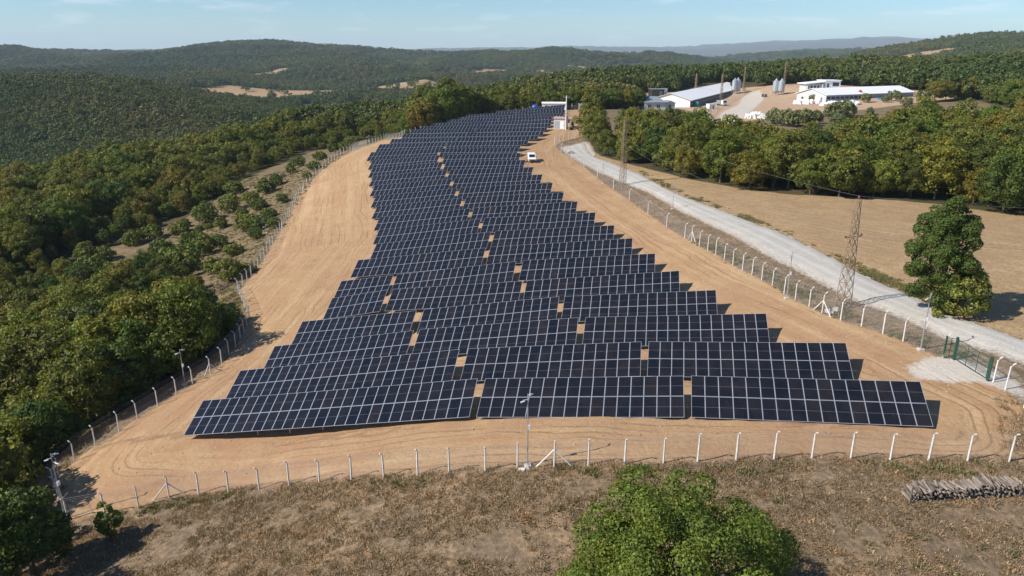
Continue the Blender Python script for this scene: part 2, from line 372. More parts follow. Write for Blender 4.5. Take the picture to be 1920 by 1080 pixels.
def vnoise(x, y, seed):
    xi, yi = np.floor(x).astype(np.int64), np.floor(y).astype(np.int64); fx, fy = x - xi, y - yi
    fx, fy = fx * fx * (3 - 2 * fx), fy * fy * (3 - 2 * fy)
    def hsh(a, b):
        h = (a * 374761393 + b * 668265263 + seed * 974711) & 0x7fffffff
        h = ((h ^ (h >> 13)) * 1274126177) & 0x7fffffff
        return ((h ^ (h >> 16)) & 0xffff) / 65535.0
    return (hsh(xi, yi) * (1 - fx) + hsh(xi + 1, yi) * fx) * (1 - fy) + (hsh(xi, yi + 1) * (1 - fx) + hsh(xi + 1, yi + 1) * fx) * fy - 0.5
def sstep(a, b, x):
    t = np.clip((x - a) / (b - a), 0, 1); return t * t * (3 - 2 * t)
def hgt(x, y):
    """terrain height"""
    x = np.atleast_1d(np.asarray(x, float)).ravel(); y = np.atleast_1d(np.asarray(y, float)).ravel()
    z = np.empty(len(x)); yy = np.maximum(y, 1.0)
    R = np.hypot(x, y); k = sstep(430, 560, np.maximum(yy, R * 0.8))
    near = k < 1; far = k > 0
    zn = np.zeros(len(x)); zf = np.zeros(len(x))
    if near.any():
        xc = np.clip(x[near], -420, 460); yc = np.clip(y[near], -60, 560)
        zn[near] = tps_eval(np.stack([xc, yc], 1) / 100, NX, NW)
    if far.any():
        yf = np.maximum(yy[far], R[far] * 0.45); u = np.clip(x[far] / yf, -0.95, 0.95)
        Q = np.stack([u * 3.0, np.log(np.clip(yf, 400, 20000)) * 2.2], 1)
        e = tps_eval(Q, FXA, FW)
        zz = CAMZ + e * yf
        amp = np.clip((yf - 500) * 0.022, 0, 46) * np.clip(1 - (yf - 7000) / 9000, 0.8, 1)
        s = np.clip(yf, 500, 3500) * 0.16
        s = 430.0
        rn = (1 - 2 * np.abs(vnoise(x[far] / s, y[far] / s, 3) + 0.5 * vnoise(x[far] / s * 2.1, y[far] / s * 2.1, 4))) - 0.6
        zf[far] = zz + amp * 1.35 * rn + np.clip((yf - 8000) / 5000, 0, 1) * 110 * vnoise(x[far] / 1100, y[far] / 2000, 9)
    z = zn * (1 - k) + zf * k
    z += 0.10 * vnoise(x / 1.7, y / 1.7, 21) + 0.22 * vnoise(x / 6.0, y / 6.0, 22)
    return z
def hz(x, y): return float(hgt([x], [y])[0])
_T = np.concatenate([np.arange(30, 140, 0.5), np.geomspace(140, 900, 500)])
def G(px, py):
    """where the line of sight through a surveyed image point meets the ground"""
    r = ray(px, py); t = _T / r[1] if False else _T
    P = r[None] * t[:, None] + CAM0; dz = P[:, 2] - hgt(P[:, 0], P[:, 1])
    i = int(np.argmax(dz < 0))
    if dz[i] >= 0: i = len(t) - 1
    i = max(i, 1); f = dz[i - 1] / (dz[i - 1] - dz[i] + 1e-9); f = min(max(f, 0), 1)
    q = P[i - 1] + (P[i] - P[i - 1]) * f
    return Vector((q[0], q[1], hz(q[0], q[1])))
def inpoly(x, y, poly):
    x = np.asarray(x); y = np.asarray(y); c = np.zeros(x.shape, bool); n = len(poly)
    for i in range(n):
        x0, y0 = poly[i][:2]; x1, y1 = poly[(i + 1) % n][:2]
        t = ((y0 > y) != (y1 > y)) & (x < (x1 - x0) * (y - y0) / (y1 - y0 + 1e-12) + x0); c ^= t
    return c
def polydist(x, y, poly, closed=True):
    """distance to a polyline, and arc length of the nearest point"""
    best = np.full(np.shape(x), 1e9); arc = np.zeros(np.shape(x)); s = 0.0; n = len(poly)
    for i in range(n if closed else n - 1):
        a = np.array(poly[i][:2]); b = np.array(poly[(i + 1) % n][:2]); d = b - a; L = np.hypot(*d)
        t = np.clip(((x - a[0]) * d[0] + (y - a[1]) * d[1]) / (L * L + 1e-9), 0, 1)
        q = np.hypot(x - a[0] - t * d[0], y - a[1] - t * d[1]); m = q < best
        best = np.where(m, q, best); arc = np.where(m, s + t * L, arc); s += L
    return best, arc

# fence lines (surveyed post feet)
FRONT_PX = [(197,965),(260,952),(317,932),(373,927),(429,923),(486,917),(542,910),(599,905),(659,900),(720,895),(783,890),(842,885),(910,883),(970,877),(1039,875),(1103,873),(1171,871),(1244,868),(1308,865),(1380,863),(1451,862),(1522,859),(1595,860),(1669,862),(1741,863),(1814,864),(1892,866)]
FRONT = [G(*p) for p in FRONT_PX]
CORNER_L = G(128, 975)
LEFT = [CORNER_L] + [G(*p) for p in [(98,905),(136,868),(175,838),(212,818),(245,793),(272,777),(300,759),(323,746),(349,728),(377,711),(397,700),(419,680),(435,660),(448,643),(468,597),(447,547),(470,520),(515,453),(535,420),(563,362),(593,330),(633,297),(660,284),(688,274),(722,261)]]
LEFT += [Vector((x, y, hz(x, y))) for x, y in [(-38, 262), (-28, 277), (-16, 290), (-2, 303), (18, 306), (27, 303)]]
RIGHT_A = [G(*p) for p in [(1920,765),(1885,730),(1862,717)]]
RIGHT_B = [G(*p) for p in [(1768,672),(1727,655),(1693,640),(1655,625),(1615,612),(1576,600),(1541,587),(1517,575),(1491,562),(1470,550),(1448,535),(1428,526),(1410,515),(1392,507),(1374,497),(1358,487),(1342,477),(1327,470),(1311,462),(1297,452),(1284,447),(1250,425),(1215,400),(1180,376),(1150,355),(1120,333),(1095,312),(1072,296),(1052,285),(1040,272)]]
RIGHT_C = [G(*p) for p in [(1040,272),(1062,263),(1110,252),(1120,240),(1108,225),(1095,212),(1088,205)]] + [Vector((27, 303, hz(27, 303)))]
COMPOUND = [(p.x, p.y) for p in [CORNER_L] + FRONT + RIGHT_A + RIGHT_B + RIGHT_C[1:] + LEFT[::-1]]
ROAD_L = [G(*p) for p in [(2060,722),(1920,673),(1780,627),(1730,603),(1647,571),(1597,553),(1563,533),(1513,507),(1447,475),(1380,437),(1280,391),(1227,361),(1160,334),(1117,316),(1083,298),(1056,277)]]
ROAD_R = [G(*p) for p in [(2060,684),(1920,637),(1780,591),(1697,548),(1645,528),(1613,512),(1563,485),(1480,443),(1380,405),(1280,368),(1245,352),(1190,322),(1140,303),(1112,292),(1103,281),(1098,268)]]
ROADPOLY = [(p.x, p.y) for p in ROAD_L + ROAD_R[::-1]]
FIELD = [(p.x, p.y) for p in ROAD_R[:14]][::-1] + [(p.x, p.y) for p in [G(2080,690)]] + [(190, 85), (185, 118)] + [(p.x, p.y) for p in [G(1920,405),G(1850,396),G(1750,382),G(1640,373),G(1500,366),G(1400,356),G(1290,336),G(1180,308),G(1120,290)]]
GRASSFRONT = [(-75, 10), (-48, 40)] + [(CORNER_L.x - 2, CORNER_L.y)] + [(p.x, p.y + .5) for p in FRONT] + [(p.x, p.y) for p in RIGHT_A[::-1]] + [(p.x, p.y) for p in ROAD_L[:4]] + [(120, 60), (120, 0), (-75, 0)]
GATE_PATCH = [(p.x, p.y) for p in [G(1700,690),(G(1745,668)),G(1800,672),G(1850,690),G(1905,715),G(1960,770),G(1905,740),G(1840,716),G(1770,716),G(1715,708)]]
SCRUB = [(p.x, p.y) for p in [G(110,490),G(190,470),G(330,420),G(420,365),G(480,325),G(560,290),G(650,268),G(690,262),G(660,285),G(593,330),G(533,425),G(447,547),G(468,597),G(448,643),G(420,655),G(418,590),G(370,520),G(300,480),G(200,545)]]
YARD = [(p.x, p.y) for p in [G(1268,222),G(1290,205),G(1203,206),G(1160,186),G(1170,176)]] + [(150, 446), (182, 446), (224, 408), (216, 366), (176, 338), (140, 318), (100, 306)] + [(p.x, p.y) for p in [G(1440,222),G(1390,228),G(1350,240)]]
MEADOW = [(30, 222), (62, 212), (92, 220), (110, 236), (100, 306), (92, 322), (60, 330), (36, 308), (28, 296)]
HILLSIDE = [(95, 238), (150, 232), (190, 262), (206, 318), (214, 350), (176, 338), (140, 318), (100, 306), (70, 300)]
FARMROAD = [(p.x, p.y) for p in [G(1340,232),G(1352,213),G(1385,196),G(1392,182),G(1416,168),G(1428,171),G(1432,186),G(1412,205),G(1392,222),G(1372,236)]]
FARFIELDS = [(-450, 1480, 120, 60), (-540, 1400, 60, 34), (-335, 1440, 95, 50), (-210, 1500, 110, 44), (-90, 1480, 90, 44), (-290, 1600, 110, 40), (-60, 2200, 70, 70), (20, 1420, 60, 30), (-430, 1330, 60, 26), (-640, 2020, 60, 90), (-10, 2350, 130, 90), (900, 1700, 120, 40), (1060, 1780, 170, 30), (250, 2500, 90, 50), (640, 620, 60, 30), (-240, 1620, 150, 60), (760, 1600, 60, 60)]
def farfield(x, y):
    m = np.zeros(np.shape(x))
    for cx, cy, rx, ry in FARFIELDS:
        dy = y - cy; q = ((x - cx) / rx) ** 2 + (dy / np.where(dy < 0, ry * 3.0, ry * 1.4)) ** 2
        m = np.maximum(m, sstep(1.15, 0.85, q + 0.5 * vnoise(x / 60, y / 60, 31)))
    return m

# ------------------------------------------------------------------ the ground sheet
def axis(lo, hi, step, end_lo, end_hi, g):
    a = list(np.arange(lo, hi, step)); s = step; v = a[-1]
    while v < end_hi: s *= g; v += s; a.append(v)
    s = step; v = lo; b = []
    while v > end_lo: s *= g; v -= s; b.append(v)
    return np.array(b[::-1] + a)
def mat_ground():
    m, ns, ls, b = nmat('ground_soil')
    at = N(ns, 'Attribute', attribute_name='mask'); at2 = N(ns, 'Attribute', attribute_name='mask2'); pr = N(ns, 'Attribute', attribute_name='perim')
    g = N(ns, 'NewGeometry'); pos = g.outputs['Position']
    s1 = N(ns, 'SeparateColor'); ls.new(at.outputs['Color'], s1.inputs[0]); s2 = N(ns, 'SeparateColor'); ls.new(at2.outputs['Color'], s2.inputs[0])
    dirtM, fieldM, paleM = s1.outputs[0], s1.outputs[1], s1.outputs[2]
    scrubM, forestM, farmM = s2.outputs[0], s2.outputs[1], s2.outputs[2]
    n1 = noise(ns, ls, pos, 0.045, 4); n2 = noise(ns, ls, pos, 0.35, 6); n3 = noise(ns, ls, pos, 2.4, 6, 0.65); n4 = noise(ns, ls, pos, 9.0, 4, 0.7)
    mp = N(ns, 'Mapping'); mp.inputs['Scale'].default_value = (0.07, 1.1, 1); ls.new(pr.outputs['Vector'], mp.inputs['Vector'])
    streak = mathn(ns, ls, 'ADD', mathn(ns, ls, 'MULTIPLY', noise(ns, ls, mp.outputs[0], 1.0, 5, 0.6), 0.72), mathn(ns, ls, 'MULTIPLY', n2, 0.28))
    mp2 = N(ns, 'Mapping'); mp2.inputs['Scale'].default_value = (0.012, 0.45, 1); ls.new(pr.outputs['Vector'], mp2.inputs['Vector'])
    streak2 = noise(ns, ls, mp2.outputs[0], 1.0, 3)
    # wheel ruts follow the way round the array
    dirt = mixc(ns, ls, ramp(ns, ls, n1, [(0.35, 0), (0.65, 1)]), (0.390, 0.256, 0.136), (0.335, 0.202, 0.116))
    dirt = mixc(ns, ls, ramp(ns, ls, n2, [(0.35, 0), (0.75, 0.75)]), dirt, (0.420, 0.290, 0.170))
    dirt = mixc(ns, ls, ramp(ns, ls, streak, [(0.36, 0.55), (0.50, 0)]), dirt, (0.31, 0.185, 0.10))
    dirt = mixc(ns, ls, ramp(ns, ls, streak2, [(0.48, 0), (0.64, 0.6)]), dirt, (0.475, 0.345, 0.200))
    dirt = mixc(ns, ls, ramp(ns, ls, n3, [(0.30, 0.65), (0.52, 0)]), dirt, (0.28, 0.165, 0.09))
    # pairs of wheel tracks running round the array, broken up along their length
    sx = N(ns, 'SeparateXYZ'); ls.new(pr.outputs['Vector'], sx.inputs[0])
    w1 = N(ns, 'Mapping'); w1.inputs['Scale'].default_value = (0.045, 0.10, 1); ls.new(pr.outputs['Vector'], w1.inputs['Vector'])
    wob = noise(ns, ls, w1.outputs[0], 1.0, 3); w2 = N(ns, 'Mapping'); w2.inputs['Scale'].default_value = (0.06, 0.30, 1); w2.inputs['Location'].default_value = (7, 3, 0); ls.new(pr.outputs['Vector'], w2.inputs['Vector'])
    dw = mathn(ns, ls, 'ADD', sx.outputs[1], mathn(ns, ls, 'MULTIPLY', wob, 5.0))
    tri = mathn(ns, ls, 'ABSOLUTE', mathn(ns, ls, 'SUBTRACT', mathn(ns, ls, 'FRACT', mathn(ns, ls, 'MULTIPLY', dw, 0.85)), 0.5))
    trk = mathn(ns, ls, 'MULTIPLY', ramp(ns, ls, mathn(ns, ls, 'ADD', tri, mathn(ns, ls, 'MULTIPLY', mathn(ns, ls, 'SUBTRACT', n3, 0.5), 0.12)), [(0.05, 1.0), (0.15, 0)]), ramp(ns, ls, noise(ns, ls, w2.outputs[0], 1.0, 3), [(0.47, 0), (0.58, 1.0)]))
    trk = mathn(ns, ls, 'MULTIPLY', trk, ramp(ns, ls, n4, [(0.35, 1.0), (0.62, 0.35)]))
    dirt = mixc(ns, ls, mathn(ns, ls, 'MULTIPLY', trk, 0.6), dirt, (0.285, 0.160, 0.085))
    big = noise(ns, ls, pos, 0.11, 4)
    dirt = mixc(ns, ls, ramp(ns, ls, big, [(0.50, 0), (0.66, 0.55)]), dirt, (0.33, 0.195, 0.115))
    grass = mixc(ns, ls, ramp(ns, ls, n2, [(0.36, 0), (0.62, 1)]), (0.365, 0.250, 0.148), (0.225, 0.162, 0.100))
    grass = mixc(ns, ls, ramp(ns, ls, n1, [(0.45, 0), (0.6, 0.55)]), grass, (0.195, 0.155, 0.115))
    grass = mixc(ns, ls, ramp(ns, ls, n3, [(0.38, 0.8), (0.60, 0)]), grass, (0.085, 0.068, 0.046))
    grass = mixc(ns, ls, ramp(ns, ls, n4, [(0.55, 0), (0.72, 0.35)]), grass, (0.36, 0.28, 0.20))
    n5 = noise(ns, ls, pos, 1.1, 8, 0.75)
    grass = mixc(ns, ls, ramp(ns, ls, n5, [(0.42, 0.5), (0.54, 0)]), grass, (0.14, 0.10, 0.064))
    grass = mixc(ns, ls, ramp(ns, ls, n5, [(0.56, 0), (0.70, 0.5)]), grass, (0.34, 0.26, 0.18))
    wv = N(ns, 'TexWave', Scale=0.23, Distortion=6.0, Detail=3); wv.bands_direction = 'DIAGONAL'; wv.inputs['Detail Scale'].default_value = 0.6; ls.new(pos, wv.inputs['Vector'])
    fld = mixc(ns, ls, ramp(ns, ls, n2, [(0.3, 0), (0.7, 1)]), (0.330, 0.225, 0.125), (0.430, 0.310, 0.180))
    fld = mixc(ns, ls, mathn(ns, ls, 'MULTIPLY', mathn(ns, ls, 'MULTIPLY', wv.outputs['Fac'], ramp(ns, ls, n1, [(0.35, 0.15), (0.65, 1.0)])), 0.5), fld, (0.265, 0.175, 0.095))
    fld = mixc(ns, ls, ramp(ns, ls, n3, [(0.38, 0.7), (0.56, 0)]), fld, (0.23, 0.16, 0.085))
    scrub = mixc(ns, ls, ramp(ns, ls, n2, [(0.4, 0), (0.6, 1)]), (0.145, 0.108, 0.066), (0.225, 0.160, 0.100))
    scrub = mixc(ns, ls, ramp(ns, ls, n3, [(0.45, 0), (0.65, 0.7)]), scrub, (0.095, 0.105, 0.035))
    forest = mixc(ns, ls, ramp(ns, ls, n1, [(0.4, 0), (0.6, 1)]), (0.050, 0.052, 0.022), (0.085, 0.068, 0.035))
    pale = mixc(ns, ls, n3, (0.40, 0.355, 0.30), (0.58, 0.54, 0.48))
    farm = mixc(ns, ls, n2, (0.33, 0.22, 0.14), (0.48, 0.36, 0.25))
    def edge(mk, soft=0.5):
        e = mathn(ns, ls, 'ADD', mk, mathn(ns, ls, 'MULTIPLY', mathn(ns, ls, 'SUBTRACT', n3, 0.5), soft))
        return ramp(ns, ls, e, [(0.38, 0), (0.62, 1)])
    c = grass
    for mk, cc in ((forestM, forest), (scrubM, scrub), (farmM, farm), (fieldM, fld), (dirtM, dirt), (paleM, pale)):
        c = mixc(ns, ls, edge(mk), c, cc)
    ls.new(c, b.inputs['Base Color']); b.inputs['Roughness'].default_value = 0.95; b.inputs['Specular IOR Level'].default_value = 0.1
    h = mathn(ns, ls, 'ADD', mathn(ns, ls, 'MULTIPLY', n3, 0.16), mathn(ns, ls, 'ADD', mathn(ns, ls, 'MULTIPLY', n4, 0.06), mathn(ns, ls, 'MULTIPLY', mathn(ns, ls, 'SUBTRACT', mathn(ns, ls, 'MULTIPLY', streak, 0.16), mathn(ns, ls, 'MULTIPLY', trk, 0.07)), dirtM)))
    bp = N(ns, 'Bump', Strength=0.75, Distance=1.0); ls.new(h, bp.inputs['Height']); ls.new(bp.outputs[0], b.inputs['Normal'])
    return m
HULL = [(-35, 68), (-35, 66), (-4, 59), (34, 50.5), (36, 54), (20, 104), (4, 185), (4, 206), (14, 255), (22, 292), (4, 297), (-24, 270), (-42, 212), (-27, 140), (-31, 92)]
def build_ground():
    xs = axis(-62, 62, 0.8, -20000, 20000, 1.05); ys = axis(28, 130, 0.8, -60, 21000, 1.026)
    X, Y = np.meshgrid(xs, ys); x, y = X.ravel(), Y.ravel()
    z = hgt(x, y); nx, ny = len(xs), len(ys)
    near = (y < 560) & (np.abs(x) < 460)
    def soft(poly, w):
        out = np.zeros(len(x)); xx, yy = x[near], y[near]
        d, _ = polydist(xx, yy, poly); ins = inpoly(xx, yy, poly)
        out[near] = np.clip(0.5 + np.where(ins, d, -d) / w, 0, 1); return out
    dirt = soft(COMPOUND, 2.2); field = soft(FIELD, 2.5); pale = np.maximum(soft(GATE_PATCH, 3.0), soft(FARMROAD, 5))
    scrub = np.maximum(soft(SCRUB, 5), np.maximum(soft(HILLSIDE, 8), soft(MEADOW, 6))); farm = soft(YARD, 8)
    verge = soft(ROADPOLY, 1.0); d, _ = polydist(x[near], y[near], ROADPOLY)
    vv = np.zeros(len(x)); vv[near] = np.clip(1.3 - d / 2.2, 0, 1); pale = np.maximum(pale, np.where(field > .5, 0, vv * 0.62))
    front = soft(GRASSFRONT, 4); belt = np.zeros(len(x)); dd, _ = polydist(x[near], y[near], COMPOUND); belt[near] = np.clip(1.35 - dd / 4.5, 0, 1)
    forest = np.clip(1 - dirt - field - farm - front - belt - vv, 0, 1) * np.where(y < 15, 0, 1)
    between = soft([(p.x, p.y) for p in RIGHT_B] + [(p.x, p.y) for p in ROAD_L[4:][::-1]], 3)
    forest = np.clip(forest - between, 0, 1)
    ff = farfield(x, y) * (y > 560); field = np.maximum(field, ff); forest = np.clip(forest - ff, 0, 1)
    ru = vnoise(x / 0.9, y / 0.9, 41) * 0.10 * dirt
    per = np.zeros((len(x), 3)); d, a = polydist(x[near], y[near], HULL)
    ruts = np.zeros(len(x)); ruts[near] = 0.05 * np.sin(d * 3.6 + 4.0 * vnoise(a / 14, d / 5, 8)) * sstep(0.0, 0.2, vnoise(a / 22, d / 3.0, 44)) * dirt[near]
    per[near, 0] = a; per[near, 1] = d; z = z + ru + ruts
    global ZLO, ZHI; ZLO = float(z.min()) - 1.0; ZHI = float(z.max()) + 18.0
    idx = np.arange(nx * ny).reshape(ny, nx)
    Fq = np.stack([idx[:-1, :-1], idx[:-1, 1:], idx[1:, 1:], idx[1:, :-1]], -1).reshape(-1, 4)
    me = np_mesh('ground', np.stack([x, y, z], 1), Fq, mat_ground(), True)
    for nm, cols in (('mask', (dirt, field, pale)), ('mask2', (scrub, forest, farm))):
        a_ = me.attributes.new(nm, 'FLOAT_COLOR', 'POINT'); a_.data.foreach_set('color', np.stack(list(cols) + [np.ones(len(x))], 1).astype(np.float32).ravel())
    a_ = me.attributes.new('perim', 'FLOAT_VECTOR', 'POINT'); a_.data.foreach_set('vector', per.astype(np.float32).ravel())
    tag(link('ground', me), 'sandy bare soil, dry grassland and wooded hills reaching the horizon', kind='structure')
build_ground()

def mat_road():
    m, ns, ls, b = nmat('gravel_road'); g = N(ns, 'NewGeometry'); uv = N(ns, 'UVMap'); sp = N(ns, 'SeparateXYZ'); ls.new(uv.outputs[0], sp.inputs[0])
    n1 = noise(ns, ls, g.outputs['Position'], 0.25, 5); n2 = noise(ns, ls, g.outputs['Position'], 3.5, 6, 0.7)
    c = mixc(ns, ls, ramp(ns, ls, n1, [(0.35, 0), (0.65, 1)]), (0.37, 0.35, 0.315), (0.44, 0.425, 0.39))
    w = mathn(ns, ls, 'ABSOLUTE', mathn(ns, ls, 'SUBTRACT', mathn(ns, ls, 'ABSOLUTE', mathn(ns, ls, 'SUBTRACT', sp.outputs[1], 0.5)), 0.17))
    c = mixc(ns, ls, ramp(ns, ls, mathn(ns, ls, 'ADD', w, mathn(ns, ls, 'MULTIPLY', n1, 0.08)), [(0.05, 0.55), (0.15, 0)]), c, (0.52, 0.505, 0.475))
    c = mixc(ns, ls, ramp(ns, ls, n2, [(0.34, 0.65), (0.52, 0)]), c, (0.27, 0.245, 0.21))
    ls.new(c, b.inputs['Base Color']); b.inputs['Roughness'].default_value = 0.95
    bp = N(ns, 'Bump', Strength=0.4, Distance=0.1); ls.new(n2, bp.inputs['Height']); ls.new(bp.outputs[0], b.inputs['Normal']); return m
def resample(pts, n):
    P = np.array([(p.x, p.y) for p in pts]); s = np.concatenate([[0], np.cumsum(np.hypot(*np.diff(P, axis=0).T))]); t = np.linspace(0, s[-1], n)
    return np.stack([np.interp(t, s, P[:, 0]), np.interp(t, s, P[:, 1])], 1)
def build_road():
    n, k = 260, 11; A = resample(ROAD_L, n); B = resample(ROAD_R, n)
    def sm(P):
        for _ in range(3): P[1:-1] = (P[:-2] + 2 * P[1:-1] + P[2:]) / 4
        return P
    A, B = sm(A), sm(B); w = np.linspace(0, 1, k)
    jag = 0.35 * vnoise(np.arange(n) * 0.45, np.zeros(n), 51); jag2 = 0.35 * vnoise(np.arange(n) * 0.45, np.ones(n) * 7.3, 52)
    dirv = B - A; dirv /= np.hypot(*dirv.T)[:, None]; A = A + dirv * jag[:, None]; B = B + dirv * jag2[:, None]
    P = A[:, None] * (1 - w)[None, :, None] + B[:, None] * w[None, :, None]
    x, y = P[..., 0].ravel(), P[..., 1].ravel(); z = hgt(x, y) + 0.10 + np.tile(0.08 * np.sin(w * np.pi) - 0.14 * ((w == 0) | (w == 1)), n)
    idx = np.arange(n * k).reshape(n, k); Fq = np.stack([idx[:-1, :-1], idx[:-1, 1:], idx[1:, 1:], idx[1:, :-1]], -1).reshape(-1, 4)
    me = np_mesh('road', np.stack([x, y, z], 1), Fq, mat_road(), True)
    if me.polygons[0].normal.z < 0: me.flip_normals()
    uvl = me.uv_layers.new(name='UVMap'); vi = np.empty(len(me.loops), np.int32); me.loops.foreach_get('vertex_index', vi)
    UV = np.stack([np.repeat(np.arange(n) * 0.5, k), np.tile(w, n)], 1)[vi]; uvl.data.foreach_set('uv', UV.astype(np.float32).ravel())
    tag(link('road', me), 'pale gravel road curving past the fence', kind='structure')
build_road()

# ------------------------------------------------------------------ solar tables
MW, ML, MT = 1.136, 2.285, 0.035
def module_geo():
    """aluminium frame round a recessed dark laminate; UV in metres"""
    fw = 0.029; V, Fc, mi, UV = [], [], [], []
    o = [(0, 0), (MW, 0), (MW, ML), (0, ML)]; i = [(fw, fw), (MW - fw, fw), (MW - fw, ML - fw), (fw, ML - fw)]
    V += [(x, y, 0.0) for x, y in o] + [(x, y, MT) for x, y in o] + [(x, y, MT) for x, y in i] + [(x, y, MT - 0.006) for x, y in i]
    for k in range(4):
        j = (k + 1) % 4
        Fc += [(k, j, 4 + j, 4 + k), (4 + k, 4 + j, 8 + j, 8 + k), (8 + k, 8 + j, 12 + j, 12 + k)]; mi += [0, 0, 0]
    Fc += [(12, 13, 14, 15), (3, 2, 1, 0)]; mi += [1, 0]
    return V, Fc, mi
def module_mesh(name, placements):
    V0, F0, m0 = module_geo(); V, Fc, mi, uv = [], [], [], []
    for (ox, oy) in placements:
        b = len(V); V += [(x + ox, y + oy, z) for x, y, z in V0]
        for f, m in zip(F0, m0):
            Fc.append(tuple(k + b for k in f)); mi.append(m); uv += [V0[k][:2] for k in f]
    me = bpy.data.meshes.new(name); me.from_pydata(V, [], Fc); me.materials.append(M['frame']); me.materials.append(M['cells'])
    me.polygons.foreach_set('material_index', mi); l = me.uv_layers.new(name='UVMap'); l.data.foreach_set('uv', np.array(uv, np.float32).ravel())
    me.update(); return me
MOD = module_mesh('module', [(0, 0)])
POSTM = MB().box((0, 0, 0.5), (0.10, 0.07, 1.0)).mesh('post', M['alu'])
ORD = ['first', 'second', 'third', 'fourth', 'fifth', 'sixth', 'seventh', 'eighth', 'ninth', 'tenth', 'eleventh', 'twelfth', 'thirteenth', 'fourteenth', 'fifteenth', 'sixteenth', 'seventeenth', 'eighteenth', 'nineteenth', 'twentieth', 'twenty-first', 'twenty-second', 'twenty-third', 'twenty-fourth', 'twenty-fifth', 'twenty-sixth', 'twenty-seventh', 'last']
for row, i, A, u, dn, n in tables:
    W = n * PITCHX; cnt = len(ROWS[row]); up = Vector(-dn); U = Vector(u); nrm = U.cross(up).normalized()
    base = Vector(A + u * W / 2 + dn * LEN / 2); base.z = hz(base.x, base.y)
    where = 'single' if cnt == 1 else (['left', 'right'][i] if cnt == 2 else ['left', 'middle', 'right'][i])
    lab = ('solar table in the %s row from the front fence, %s one of %s' % (ORD[row - 1], where, 'two' if cnt == 2 else 'three')) if cnt > 1 else 'solar table spanning the %s row from the front fence' % ORD[row - 1]
    if row == 28: lab = lab.replace('the last row from the front fence', 'the farthest short row beside the utility pole')
    root = empty('solar_table', base, lab, 'solar table', 'solar tables in rows across the ridge')
    R3 = Matrix((U, up, nrm)).transposed(); rot = R3.to_euler()
    BL = Vector(A + dn * LEN) - base
    gapx = (PITCHX - MW) / 2; ys_ = (0.0, ML + 0.025)
    if row <= 15:
        for k in range(n):
            for oy in ys_:
                jit = nrm * rng.uniform(-0.004, 0.004)
                link('module', MOD, root, BL + U * (k * PITCHX + gapx) + up * oy + jit, rot)
    else:
        me = module_mesh('module_field', [(k * PITCHX + gapx, oy) for k in range(n) for oy in ys_])
        o = link('module_field', me, root, BL, rot); o['kind'] = 'stuff'
    for oy in (0.55, 1.75, 2.85, 4.05):
        p0 = BL + up * oy - nrm * 0.05; MB().bar(p0 + U * 0.05, p0 + U * (W - 0.05), 0.05, 0.08, up=nrm).build('purlin', M['alu'], root)
    ns_ = max(2, int(round(W / 3.6))); steps = [0.7 + (W - 1.4) * k / (ns_ - 1) for k in range(ns_)]
    raf = MB()
    for k, sx in enumerate(steps):
        pa = BL + U * sx - nrm * 0.14
        MB().bar(pa + up * 0.25, pa + up * 4.35, 0.06, 0.10, up=nrm).build('rafter', M['alu'], root)
        for oy in (1.0, 3.5):
            pt = pa + up * oy - nrm * 0.05; g = hz(base.x + pt.x, base.y + pt.y) - base.z - 0.2
            link('post', POSTM, root, (pt.x, pt.y, g), (0, 0, -PHI), (1, 1, max(pt.z - g, 0.2)))
